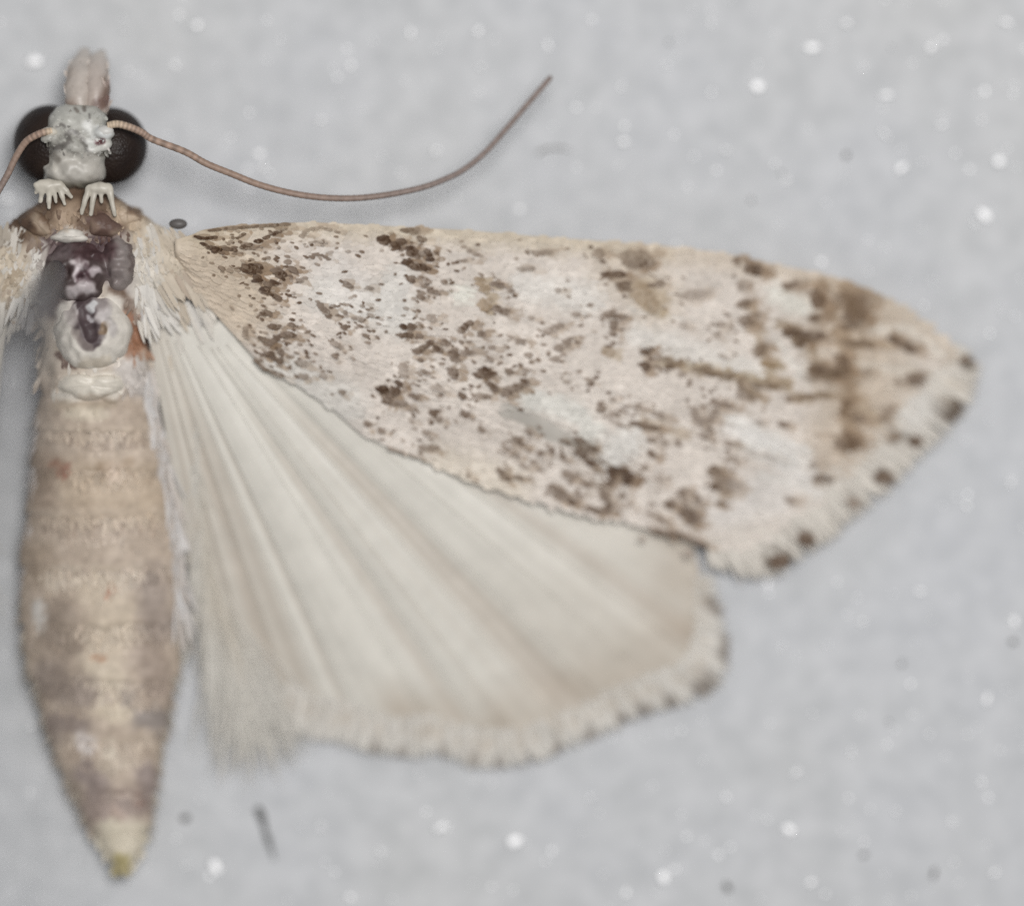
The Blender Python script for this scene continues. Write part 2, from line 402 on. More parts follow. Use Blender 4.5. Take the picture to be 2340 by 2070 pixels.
marks(CB, [(90, .95, [(95, 220)]), (60, .9, [(160, 250), (200, 290)]), (60, .9, [(230, 240)]), (90, .95, [(300, 310)]), (60, .95, [(250, 380), (320, 430), (410, 430)]),
    (50, .85, [(440, 370), (420, 310)]), (60, .6, [(350, 340)]), (45, .7, [(370, 225)]), (50, .55, [(240, 155), (330, 155)]), (60, .7, [(290, 520)]), (28, .5, [(390, 580)]),
    (36, .4, [(425, 535)]), (34, .55, [(545, 540)]), (34, .6, [(440, 610), (510, 630)]), (50, .6, [(370, 650)]), (30, .4, [(260, 740)]), (70, .35, [(450, 810)]),
    (50, .9, [(240, 880)]), (50, .9, [(300, 875)]), (46, .8, [(220, 940), (300, 940)]), (40, .65, [(360, 945)]), (40, .75, [(320, 1070), (400, 1030), (450, 990)]),
    (50, .75, [(480, 1040), (510, 1060)]), (60, .65, [(550, 990)]), (44, .65, [(630, 1040), (620, 1130)]), (66, .7, [(600, 1200), (620, 1250)]), (40, .6, [(370, 1130)]),
    (40, .5, [(390, 1215)]), (50, .35, [(240, 1160), (240, 1240)]), (46, .7, [(670, 910), (740, 840)]), (60, .6, [(820, 930)]), (34, .5, [(670, 990)]),
    (50, .5, [(690, 1070), (770, 1070)]), (40, .45, [(900, 1035)]), (40, .4, [(890, 1120)]), (26, .45, [(680, 270), (760, 320), (820, 350)]), (22, .4, [(640, 385), (760, 370)]),
    (70, .5, [(810, 520), (850, 600)], 'o'), (80, .55, [(860, 680), (840, 740)], 'o'), (60, .6, [(940, 740), (1020, 770)]), (44, .6, [(900, 550), (980, 570)]), (40, .5, [(1050, 610)]),
    (30, .4, [(1040, 950)]), (36, .5, [(1100, 980), (1140, 1000)]), (50, .4, [(1300, 920), (1420, 870)]), (50, .45, [(1400, 1040), (1500, 970)]), (40, .3, [(1200, 810)]),
    (40, .5, [(1180, 1090)]), (50, .35, [(1380, 1120)]), (44, .4, [(1540, 790)]), (40, .35, [(1400, 605)]), (40, .4, [(1220, 325), (1340, 315)]), (34, .35, [(1090, 440), (1210, 440)]),
    (100, .85, [(850, 1220)]), (50, .8, [(800, 1240)]), (50, .75, [(890, 1310), (930, 1350)]), (60, .65, [(980, 1390), (1100, 1320), (1160, 1290)]), (60, .6, [(1030, 1220)]),
    (30, .4, [(1160, 1200)]), (40, .5, [(780, 1390), (880, 1400)]), (40, .7, [(680, 1395)]), (40, .3, [(460, 1330), (550, 1360)]), (44, .6, [(290, 1390), (340, 1400)]),
    (80, .95, [(80, 1350)]), (60, .85, [(130, 1400), (200, 1340)]), (50, .75, [(210, 1300)]), (50, .75, [(110, 1435)]), (44, .6, [(160, 1450), (250, 1455)]),
    (50, .7, [(460, 1525)]), (44, .55, [(500, 1580)]), (60, .6, [(700, 1535)]), (44, .45, [(410, 1675)]), (50, .5, [(820, 1650)]), (50, .6, [(1070, 1710), (1130, 1760)]),
    (44, .5, [(1180, 1660)]), (40, .5, [(370, 1785), (480, 1785)]), (30, .4, [(1000, 1790)]), (30, .3, [(300, 1575)]), (30, .3, [(80, 1655)]), (40, .45, [(1630, 1280)]), (34, .3, [(1460, 1290)])])
marks(CC_, [(90, .4, [(60, 260)]), (150, .42, [(280, 300), (420, 300)]), (60, .75, [(100, 420), (250, 420)]), (60, .7, [(350, 360), (400, 330)]), (70, .65, [(200, 510), (280, 490)]),
    (60, .5, [(520, 490)]), (140, .42, [(350, 520), (450, 650)], 'o'), (50, .4, [(480, 690)], 'o'), (40, .6, [(90, 720), (240, 740)]), (40, .6, [(180, 760), (165, 880)]),
    (90, .4, [(130, 1000)], 'o'), (70, .85, [(410, 1000)]), (80, .8, [(410, 1110)]), (60, .6, [(590, 1110)]), (50, .4, [(690, 1170)]), (50, .5, [(780, 1130), (980, 1180), (1100, 1190)]),
    (40, .45, [(480, 1030), (620, 1070)]), (70, .5, [(1130, 1280)]), (40, .55, [(1100, 1330), (1240, 1340)]), (50, .45, [(1200, 1240), (1400, 1260)]),
    (90, .95, [(1190, 370), (1270, 400)]), (50, .65, [(1090, 315)]), (70, .45, [(1130, 500)]), (60, .55, [(1130, 640), (1200, 610)]), (100, .6, [(1170, 770)]), (50, .5, [(1240, 720)]),
    (60, .3, [(700, 800)]), (50, .35, [(980, 790)]), (50, .35, [(940, 880)]), (70, .28, [(700, 580), (850, 560)]), (90, .5, [(1250, 1000), (1280, 960)]), (90, .6, [(1330, 1100)], 'o'),
    (40, .3, [(1000, 1030)]), (60, .6, [(1450, 510), (1560, 490)]), (90, .62, [(1690, 560), (1720, 650)]), (80, .62, [(1680, 740)]), (80, .75, [(1470, 840), (1600, 880), (1720, 880)]),
    (80, .7, [(1580, 930)]), (110, .7, [(1700, 1130)]), (50, .45, [(1620, 1190), (1800, 1190)]), (60, .55, [(1480, 1350)]), (40, .45, [(1560, 1340), (1780, 1320)]), (50, .65, [(1440, 1540)]),
    (50, .3, [(1270, 1530)]), (40, .35, [(1700, 1620)]), (50, .5, [(790, 1420), (780, 1500), (820, 1530), (930, 1490), (940, 1420)]), (40, .55, [(900, 1380), (1000, 1390), (1070, 1420)]),
    (50, .5, [(80, 1410)]), (40, .4, [(160, 1350)]), (60, .35, [(150, 1470)]), (50, .5, [(350, 1410)]), (40, .55, [(480, 1460), (550, 1490)]), (44, .65, [(300, 1530), (400, 1560), (500, 1570)]),
    (60, .65, [(460, 1650)]), (40, .45, [(560, 1680)]), (60, .65, [(460, 1770)]), (40, .4, [(210, 1540)]), (60, .35, [(850, 1620)]), (50, .6, [(1040, 1690)]), (20, .22, [(1040, 1690), (1250, 1750), (1400, 1800)])])
marks(CD, [(150, .5, [(640, 480)]), (130, .42, [(560, 380), (700, 400)]), (60, .6, [(560, 560), (680, 540)]), (60, .8, [(880, 640), (960, 690), (1050, 720)]), (60, .45, [(580, 670), (760, 690)]),
    (90, .6, [(540, 780), (560, 860)]), (80, .65, [(420, 860), (540, 890)]), (100, .7, [(1020, 920), (1100, 930)]), (60, .45, [(940, 940)]), (60, .45, [(890, 1120), (830, 1200)]),
    (50, .65, [(640, 1180), (700, 1210)]), (60, .42, [(590, 1060), (560, 1170)]), (110, .62, [(540, 1360), (650, 1360)]), (70, .5, [(580, 1300)]), (60, .75, [(370, 1600), (480, 1620)]),
    (50, .5, [(350, 1510)]), (70, .5, [(190, 1750)]), (60, .3, [(720, 870)])])
marks(CE, [(36, .55, [(150, 365)]), (60, .55, [(240, 350)]), (50, .6, [(120, 470)]), (90, .6, [(260, 440)]), (60, .65, [(340, 410)]), (70, .65, [(340, 520)]), (80, .5, [(150, 600), (190, 620)]),
    (60, .55, [(300, 680)]), (60, .5, [(410, 720), (440, 790)]), (60, .6, [(460, 840)]), (90, .5, [(40, 720), (120, 770)]), (50, .75, [(180, 810)]), (44, .4, [(230, 760)]),
    (50, .6, [(310, 850), (370, 880), (470, 880)]), (70, .78, [(450, 560), (540, 570), (620, 620)]), (60, .75, [(490, 620)]), (80, .82, [(600, 650)]), (60, .6, [(460, 680)]), (44, .55, [(570, 770)]),
    (40, .35, [(610, 830)]), (44, .5, [(720, 550)]), (60, .25, [(850, 640)]), (90, .65, [(930, 830)]), (50, .55, [(1010, 720), (1030, 760)]), (100, .72, [(1040, 890), (1100, 930)]), (60, .5, [(1140, 800)]),
    (40, .5, [(760, 900), (840, 920), (900, 980)]), (44, .68, [(790, 1030), (880, 1045), (1000, 1060), (1200, 1140)]), (40, .35, [(720, 1090)]), (60, .35, [(1060, 1190)]),
    (90, .5, [(1260, 590)]), (70, .68, [(1260, 700)]), (110, .35, [(1300, 640), (1390, 700)]), (60, .4, [(1300, 820)]), (50, .35, [(1370, 500)]), (60, .3, [(1200, 290)])])
marks(CF, [(50, .5, [(130, 390)]), (40, .4, [(240, 440)]), (26, .35, [(290, 572), (420, 612), (560, 662)]), (44, .55, [(1130, 730), (1150, 790), (1190, 800)]), (50, .65, [(1270, 790)]),
    (40, .35, [(1310, 710)]), (50, .6, [(1430, 610)]), (50, .45, [(1240, 620)]), (50, .5, [(1170, 575)]), (40, .35, [(890, 760)]), (44, .4, [(1380, 670)])])

FW_STROKES = [  # pigment of the pale ground: tan base, beige costa, white patches, grey bare window
    (95, 60, (186, 170, 150), .8, [(450, 610), (520, 690)]), (50, 35, (184, 170, 152), .6, [(470, 540), (560, 620)]),
    (34, 26, (190, 177, 156), .7, FT[1:11]), (40, 30, (190, 176, 158), .6, FT[10:]),
    (46, 26, (208, 204, 198), .8, [(730, 665), (820, 690), (890, 720)]), (36, 18, (210, 206, 200), .8, [(890, 640), (880, 690)]), (24, 12, (214, 212, 202), .9, [(1044, 668)]),
    (40, 25, (208, 202, 196), .7, [(740, 600), (790, 650)]), (34, 22, (207, 203, 197), .7, [(1180, 650), (1330, 680)]), (28, 18, (207, 203, 197), .7, [(1440, 760), (1560, 800), (1700, 850)]),
    (26, 12, (206, 204, 197), .85, [(1200, 905), (1290, 930), (1340, 980)]), (20, 7, (168, 163, 155), .9, [(1150, 935), (1230, 970), (1300, 1010), (1330, 1020)]),
    (24, 14, (205, 202, 198), .7, [(1660, 965), (1800, 1030)]), (24, 14, (205, 202, 198), .7, [(1700, 1000), (1850, 1100)]), (50, 30, (206, 202, 198), .6, [(1640, 1150), (1760, 1120)]),
    (36, 20, (204, 202, 197), .7, [(1420, 1000), (1380, 1040)]), (110, 60, (186, 174, 158), .5, [(1960, 700), (1990, 860), (1960, 980)]), (60, 40, (182, 168, 150), .5, [(1400, 600), (1480, 680)]),
    (7, 6, (176, 172, 166), .5, [(1665, 1015), (1800, 1065)]), (90, 50, (166, 148, 128), .45, [(1900, 680), (1950, 760), (1930, 880), (1960, 960), (1920, 1010)]), (50, 35, (204, 194, 178), .6, [(1000, 1060), (1150, 1110)]),
    (60, 30, (196, 193, 187), .7, [(640, 860), (760, 925)]),
    # the mottled brown net of the outer third and the pale veins through it
    (17, 9, (138, 116, 92), .8, [(1858, 650), (1883, 718)]), (20, 10, (140, 118, 94), .8, [(1907, 752), (1931, 839), (1926, 887), (1921, 950), (1941, 1008)]), (15, 9, (134, 114, 90), .75, [(1776, 742), (1834, 786), (1858, 849), (1921, 853)]),
    (26, 12, (142, 120, 96), .8, [(1921, 660), (1960, 728)]), (11, 7, (150, 132, 106), .75, [(1500, 826), (1587, 839), (1679, 858), (1786, 878)]), (10, 6, (140, 120, 96), .7, [(1684, 878), (1728, 907)]), (9, 6, (150, 132, 108), .7, [(1800, 907), (1887, 897)]),
    (10, 6, (146, 126, 102), .65, [(1930, 780), (2020, 786)]), (12, 7, (148, 128, 104), .6, [(1940, 905), (1990, 960)]), (14, 8, (150, 130, 106), .6, [(1700, 700), (1720, 760), (1745, 830), (1760, 870)]), (12, 7, (156, 138, 116), .5, [(1460, 960), (1560, 990)]),
    (18, 9, (150, 132, 112), .5, [(1630, 1080), (1640, 1140)]), (24, 14, (206, 203, 194), .85, [(1760, 672), (1820, 700)]), (9, 5, (208, 203, 195), .8, [(1757, 775), (1800, 830), (1830, 865)]), (9, 5, (208, 204, 198), .75, [(1640, 945), (1740, 985), (1834, 1025)]),
    (9, 5, (208, 204, 198), .75, [(1690, 1000), (1850, 1060)]), (9, 5, (208, 204, 198), .7, [(1720, 1080), (1850, 1120)]), (8, 5, (206, 200, 192), .7, [(1480, 780), (1620, 820), (1760, 848)]), (7, 4, (206, 200, 190), .7, [(1940, 745), (2060, 752), (2130, 800)]),
    (9, 6, (202, 194, 182), .7, [(1950, 830), (2080, 850)]), (8, 5, (206, 200, 192), .6, [(1420, 700), (1560, 730)])]
HALO = [(w_ / 2 * (1.25 if p_[0][0] > 1450 else 1.05) + 1, 9.0 if p_[0][0] > 1450 else 5.0, (122, 99, 76) if h_ == 'b' else (138, 116, 84), min(.85, d_ * .8), p_) for w_, d_, p_, h_ in MARKS]
def fw_colour(x, y, halo=True):
    c = paint(x, y, (202, 193, 184), FW_STROKES + (HALO if halo else []))
    c += ((vnoise(x, y, 26, 3) - .5) * 16 + (vnoise(x, y, 90, 4) - .5) * 12)[:, None]
    return c

def build_forewing():
    r, cc = 74, 240
    t = np.linspace(0, 1, cc)
    xs = 400 + 1780 * t
    P = np.zeros((r, cc, 3))
    for i, v in enumerate(np.linspace(0, 1, r)):
        P[i, :, 0] = xs; P[i, :, 1] = interp(xs, FT) * (1 - v) + interp(xs, FB) * v
    P = P.reshape(-1, 3); P[:, 2] = fw_z(P[:, 0], P[:, 1])
    C = fw_colour(P[:, 0], P[:, 1])
    V, F = slab(P, r, cc, 5)
    fw = new_obj('forewing', V, F, M_MEMB, moth, np.vstack([C, C]))
    # pale scales laid like shingles
    gx, gy = np.meshgrid(np.arange(415, 2180, 12.5), np.arange(500, 1270, 8.0))
    gx = (gx + rng.uniform(-6, 6, gx.shape)).ravel(); gy = (gy + rng.uniform(-4, 4, gy.shape)).ravel()
    ok = (gy > interp(gx, FT) + 2) & (gy < interp(gx, FB) - 3)
    gx, gy = gx[ok], gy[ok]
    bare = poly_dist(gx, gy, [(1160, 940), (1230, 970), (1300, 1010), (1325, 1018)]) < 17
    gx, gy = gx[~bare], gy[~bare]
    ang = np.arctan2(gy - 470, gx - 60) * .8 + rng.normal(0, .16, len(gx))
    L = rng.uniform(20, 32, len(gx)); Wd = rng.uniform(9, 13, len(gx))
    col_ = fw_colour(gx, gy) * rng.normal(1.0, .022, len(gx))[:, None]
    Pp, Fp, Cp = petals(np.stack([gx, gy, fw_z(gx, gy) + 1], 1), ang, L, Wd, rng.uniform(1.2, 3.6, len(gx)), col_, .06)
    o = new_obj('pale_scales', Pp, Fp, M_SCALE, fw, Cp); o['kind'] = 'stuff'
    return fw
forewing = build_forewing()

DARK = {'b': (70, 50, 34), 'o': (116, 90, 58)}
def build_mark(wd, dk, pts, hue, parent, name='dark_scale_patch', zfun=fw_z, lift=5.0):
    g = np.random.default_rng(int(pts[0][0] * 7 + pts[0][1] * 13))
    far = pts[0][0] > 1480
    dk = min(1.0, dk * (.92 if far else 1.0)); hw = wd / 2 * (1.12 if far else 1.08)
    ptsA = np.array(pts, float)
    seg = np.hypot(*np.diff(ptsA, axis=0).T) if len(ptsA) > 1 else np.array([0.0])
    Ltot = seg.sum()
    area_ = Ltot * wd + math.pi * hw * hw
    n = max(2, int(area_ / (46 if far else 30)))
    cum = np.concatenate([[0], np.cumsum(seg)])
    s = g.uniform(0, max(Ltot, 1e-6), n)
    if len(ptsA) > 1:
        x = np.interp(s, cum, ptsA[:, 0]); y = np.interp(s, cum, ptsA[:, 1])
    else:
        x = np.full(n, ptsA[0, 0]); y = np.full(n, ptsA[0, 1])
    rad = np.sqrt(g.uniform(0, 1, n)) * max(hw - 4.0, 0.5); th = g.uniform(0, 6.283, n)
    x += rad * np.cos(th); y += rad * np.sin(th) * .9
    ang = np.arctan2(y - 470, x - 60) * .8 + g.normal(0, .22, n)
    wid = np.clip(g.uniform(.6, 1.05, n) * min(wd, 10.5), 4.5, 10.5); ln = wid * g.uniform(1.3, 2.3, n)
    x -= np.cos(ang) * ln * .5; y -= np.sin(ang) * ln * .5
    basec = fw_colour(x, y, False); k = np.clip(dk * g.uniform(.62, 1.08, n), 0, 1)[:, None]
    c = basec * (1 - k) + np.array(DARK[hue]) * k
    z = zfun(x, y) + lift + g.uniform(0, 2.5, n)
    P, F, C = petals(np.stack([x, y, z], 1), ang, ln, wid, g.uniform(1.5, 5, n), c)
    return new_obj(name, P, F, M_SCALE, parent, C)
for mk in MARKS:
    build_mark(*mk, forewing)
def speckle():
    # single loose brown scales strewn round the marks
    near = [m for m in MARKS if m[2][0][0] < 1700]
    NS = 1000; k = rng.integers(0, len(near), NS)
    x = np.array([near[i][2][0][0] for i in k]) + rng.normal(0, 22, NS); y = np.array([near[i][2][0][1] for i in k]) + rng.normal(0, 17, NS)
    ok = (y > interp(x, FT) + 6) & (y < interp(x, FB) - 8) & (x > 470); x, y = x[ok], y[ok]; n = len(x)
    ang = np.arctan2(y - 470, x - 60) * .8 + rng.normal(0, .3, n); d = rng.uniform(.3, .9, n)[:, None]
    c = fw_colour(x, y, False) * (1 - d) + np.array([78, 57, 40]) * d
    P, F, C = petals(np.stack([x, y, fw_z(x, y) + 5], 1), ang, rng.uniform(7, 16, n), rng.uniform(4, 8, n), rng.uniform(1, 4, n), c)
    o = new_obj('loose_brown_scales', P, F, M_SCALE, forewing, C); o['kind'] = 'stuff'
speckle()

# fringe of the forewing, with its dark tips
def fringe(name, edge, outer, n, parent, zfun, colour, wid=7.0, jitter=.14):
    """rows of long narrow scales standing off a wing margin, ragged at their ends"""
    t = np.sort(rng.uniform(0, 1, n)); m = 400
    E = scurve(edge, m); O = scurve(outer, m); k = t * (m - 1)
    ex = np.interp(k, np.arange(m), E[:, 0]); ey = np.interp(k, np.arange(m), E[:, 1])
    ox = np.interp(k, np.arange(m), O[:, 0]); oy = np.interp(k, np.arange(m), O[:, 1])
    back = rng.uniform(.1, .65, n); ln = rng.uniform(.5, 1.1, n)
    dx, dy = ox - ex, oy - ey; L0 = np.hypot(dx, dy); ang = np.arctan2(dy, dx) + rng.normal(0, jitter, n)
    bx, by = ex - dx * back, ey - dy * back
    L = L0 * (ln + back)
    z = np.maximum(zfun(bx, by) + rng.uniform(0, 4, n), 7)
    P, F, C = petals(np.stack([bx, by, z], 1), ang, L, wid * rng.uniform(.6, 1.2, n), -rng.uniform(.3, .75, n) * np.minimum(L, z - 4), np.zeros((n, 3)), .05)
    P[:, 2] = np.maximum(P[:, 2], 3)
    C = colour(P[:, 0], P[:, 1]) * np.repeat(rng.normal(1, .03, n), 7)[:, None]
    o = new_obj(name, P, F, M_HAIR, parent, C); o['kind'] = 'stuff'; return o
FE = [(2165, 790), (2175, 830), (2155, 862), (2120, 905), (2050, 978), (1980, 1055), (1900, 1115), (1820, 1172), (1740, 1228), (1680, 1252), (1620, 1258)]
FO = [(2215, 805), (2240, 845), (2226, 905), (2196, 960), (2118, 1035), (2046, 1112), (1966, 1180), (1884, 1246), (1806, 1300), (1735, 1316), (1640, 1300)]
FRDOTS = [(34, .8, [(2208, 832)]), (36, .85, [(2182, 928), (2168, 944)]), (28, .8, [(2092, 1010)]), (24, .5, [(2042, 998)]), (34, .75, [(2020, 1092)]), (24, .45, [(1952, 1150)]),
          (32, .75, [(1842, 1230)]), (28, .75, [(1797, 1277), (1768, 1288)])]
def fr_colour(x, y):
    st = [(w_ * .55, 7, (84, 72, 60), min(1, d_ * 1.2), p_) for w_, d_, p_ in FRDOTS]
    st += [(20, 12, (182, 164, 142), .5, [(2190, 880), (2140, 930)]), (30, 20, (206, 202, 196), .8, [(2080, 950), (2130, 930)])]
    return paint(x, y, (203, 197, 188), st)
fringe('fringe', FE, FO, 1100, forewing, fw_z, fr_colour, 7.5)
for wd, dk, pts in FRDOTS:
    build_mark(wd * 1.1, min(1, dk * 1.2), pts, 'b', forewing, 'fringe_spot', fw_z, 14.0)

# ---------------------------------------------------------------- hindwing
def hw_colour(x, y):
    dx, dy = x - AP[0], y - AP[1]; r = np.hypot(dx, dy); th = np.degrees(np.arctan2(dy, dx))
    t = r / np.interp(th, hth, hr)
    c = np.broadcast_to(np.array([210., 206., 197.]), (len(x), 3)).copy()
    for a, wd, k in [(35.3, .9, .55), (46.0, .6, .55), (47.2, 1.1, .6), (50.2, .35, .2), (52.6, .35, .2), (55.8, .7, .5), (65.6, .3, .6), (69, 1.2, .55), (72, 1.2, .85), (75, .6, .6), (77.3, .6, .7)]:  # brownish veins plus the shade of the folds, painted into the colour
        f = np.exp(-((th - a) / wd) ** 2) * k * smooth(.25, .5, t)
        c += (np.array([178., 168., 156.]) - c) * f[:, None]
    f = smooth(.6, 1.0, t) * smooth(53, 42, th) * .38 * (.45 + .55 * vnoise(th * 1.0, r / 900, 1.1, 13))     # brownish suffusion towards the apex
    c += (np.array([172., 159., 144.]) - c) * np.clip(f, 0, 1)[:, None]
    f = smooth(.86, .98, t) * (1 - smooth(60, 64, th)) * .65 * (.25 + .75 * vnoise(x, y, 60, 11))
    c += (np.array([168., 154., 138.]) - c) * f[:, None]
    f = smooth(66, 72, th) * .35
    c += (np.array([186., 176., 163.]) - c) * f[:, None]
    c += ((vnoise(th * 3, r / 500, 1, 12) - .5) * 8)[:, None]
    return c
def build_hindwing():
    r, cc = 240, 90
    ths = np.linspace(hth[0], hth[-1], r)
    R = np.interp(ths, hth, hr)
    t = np.linspace(.18, 1, cc)
    X = AP[0] + np.cos(np.radians(ths))[:, None] * R[:, None] * t[None]
    Y = AP[1] + np.sin(np.radians(ths))[:, None] * R[:, None] * t[None]
    P = np.stack([X.ravel(), Y.ravel(), np.zeros(X.size)], 1); P[:, 2] = hw_z(P[:, 0], P[:, 1])
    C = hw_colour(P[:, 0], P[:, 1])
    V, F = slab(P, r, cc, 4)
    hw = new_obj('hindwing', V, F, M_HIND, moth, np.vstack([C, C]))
    # raised tubular veins
    for k, th in enumerate([36.8, 40.4, 44.4, 48.6, 52.2, 54.4, 58.2, 64.6, 67.4, 70.8, 74.4]):
        q = np.linspace(.22, .985, 40); Rv = np.interp(th, hth, hr)
        p = AP + np.outer(q * Rv, [math.cos(math.radians(th)), math.sin(math.radians(th))])
        pz = hw_z(p[:, 0], p[:, 1]) - .6
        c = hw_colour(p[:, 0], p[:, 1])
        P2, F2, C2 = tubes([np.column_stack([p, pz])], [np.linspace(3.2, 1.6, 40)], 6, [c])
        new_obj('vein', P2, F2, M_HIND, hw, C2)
    return hw
hindwing = build_hindwing()
HE = [(1604, 1320), (1614, 1450), (1590, 1530), (1520, 1560), (1449, 1584), (1316, 1647), (1200, 1688), (1105, 1697), (1000, 1668), (898, 1667), (800, 1642), (720, 1622), (640, 1600)]
HO = [(1650, 1330), (1690, 1465), (1672, 1580), (1570, 1632), (1490, 1655), (1352, 1722), (1226, 1766), (1110, 1780), (1000, 1756), (890, 1752), (780, 1730), (700, 1715), (620, 1700)]
HO = [(a + (c_ - a) * .72, b + (d_ - b) * .72) for (a, b), (c_, d_) in zip(HE, HO)]
HDASH = [(12, .6, [(1622, 1372), (1645, 1400)]), (14, .6, [(1662, 1462), (1664, 1505)]), (20, .7, [(1618, 1552), (1600, 1570)]), (17, .65, [(1535, 1602)]), (17, .55, [(1475, 1628)]), (15, .5, [(1425, 1647)]),
         (14, .5, [(1348, 1680)]), (15, .5, [(1276, 1714)]), (13, .45, [(1215, 1742)]), (13, .4, [(1140, 1745)]), (13, .45, [(1082, 1740)]), (12, .35, [(1010, 1722)]), (12, .4, [(916, 1728)]), (13, .4, [(856, 1712)])]
def hf_colour(x, y):
    return paint(x, y, (199, 195, 188), [(w_ * 1.05, 8, (112, 103, 95), min(1, k_ * 1.3), p_) for w_, k_, p_ in HDASH] + [(9, 7, (172, 160, 145), .6, [(a, b) for a, b in HE])])
fringe('fringe', HE, HO, 1300, hindwing, hw_z, hf_colour, 7)
AE = [(640, 1590), (570, 1560), (520, 1510), (488, 1420), (468, 1300), (452, 1150), (440, 1000)]
AO = [(650, 1740), (600, 1790), (560, 1760), (505, 1640), (468, 1480), (440, 1280), (428, 1100)]
fringe('anal_hairs', AE, AO, 420, hindwing, lambda x, y: np.maximum(hw_z(x, y), 14),
       lambda x, y: paint(x, y, (190, 186, 178), [(26, 20, (178, 167, 150), .5, [(480, 1100), (490, 1380), (560, 1520)])]), 4, .22)

# ---------------------------------------------------------------- implicit body
def surface_nets(fun, lo, hi, h):
    ax = [np.arange(l, u + h, h) for l, u in zip(lo, hi)]
    X, Y, Z = np.meshgrid(*ax, indexing='ij')
    Fv = fun(X.ravel(), Y.ravel(), Z.ravel()).reshape(X.shape)
    ins = Fv < 0
    c = [ins[i:ins.shape[0] - 1 + i, j:ins.shape[1] - 1 + j, k:ins.shape[2] - 1 + k] for i in (0, 1) for j in (0, 1) for k in (0, 1)]
    cnt = sum(q.astype(int) for q in c)
    act = (cnt > 0) & (cnt < 8)
    idx = np.full(act.shape, -1); I = np.argwhere(act); idx[act] = np.arange(len(I))
    acc = np.zeros((len(I), 3)); num = np.zeros(len(I))
    corner = [np.array(q) for q in [(0, 0, 0), (0, 0, 1), (0, 1, 0), (0, 1, 1), (1, 0, 0), (1, 0, 1), (1, 1, 0), (1, 1, 1)]]
    for a in corner:
        for d in range(3):
            if a[d]: continue
            b = a.copy(); b[d] = 1
            fa = Fv[tuple((I + a).T)]; fb = Fv[tuple((I + b).T)]
            m = (fa < 0) != (fb < 0); t = np.where(m, fa / np.where(m, fa - fb, 1), 0)
            p = a + (b - a) * t[:, None]; acc[m] += p[m]; num += m
    V = (I + acc / num[:, None]) * h + np.array([q[0] for q in ax])
    faces = []
    for d in range(3):
        sl0 = [slice(None)] * 3; sl1 = [slice(None)] * 3; sl0[d] = slice(0, -1); sl1[d] = slice(1, None)
        ch = ins[tuple(sl0)] != ins[tuple(sl1)]
        E = np.argwhere(ch); u, v = [(1, 2), (2, 0), (0, 1)][d]
        E = E[(E[:, u] > 0) & (E[:, v] > 0) & (E[:, u] < ins.shape[u] - 1) & (E[:, v] < ins.shape[v] - 1)]
        du = np.zeros(3, int); du[u] = 1; dv = np.zeros(3, int); dv[v] = 1
        q = np.stack([idx[tuple((E - du - dv).T)], idx[tuple((E - dv).T)], idx[tuple(E.T)], idx[tuple((E - du).T)]], 1)
        s0 = ins[tuple(E.T)]
        q[s0] = q[s0][:, ::-1]
        faces.append(q)
    # picture y runs down, which flips the handedness, so these windings face outwards once placed
    return V, np.concatenate(faces).tolist(), (ax, Fv)

def top_height(field):
    ax, Fv = field
    ins = Fv < 0
    k = ins.shape[2] - 1 - np.argmax(ins[:, :, ::-1], axis=2); has = ins.any(2)
    zz = np.where(has, ax[2][k], -1.0)
    def f(x, y):
        i = np.clip(np.round((x - ax[0][0]) / (ax[0][1] - ax[0][0])).astype(int), 0, len(ax[0]) - 1)
        j = np.clip(np.round((y - ax[1][0]) / (ax[1][1] - ax[1][0])).astype(int), 0, len(ax[1]) - 1)
        return zz[i, j]
    return f

def ell(x, y, z, c, r, rot=0.0):
    dx, dy, dz = x - c[0], y - c[1], z - c[2]
    if rot:
        ca, sa = math.cos(rot), math.sin(rot); dx, dy = dx * ca + dy * sa, -dx * sa + dy * ca
    k = np.sqrt((dx / r[0]) ** 2 + (dy / r[1]) ** 2 + (dz / r[2]) ** 2)
    return (k - 1) * min(r)
def smin(a, b, k):
    h = np.clip(.5 + .5 * (b - a) / k, 0, 1)
    return b * (1 - h) + a * h - k * h * (1 - h)

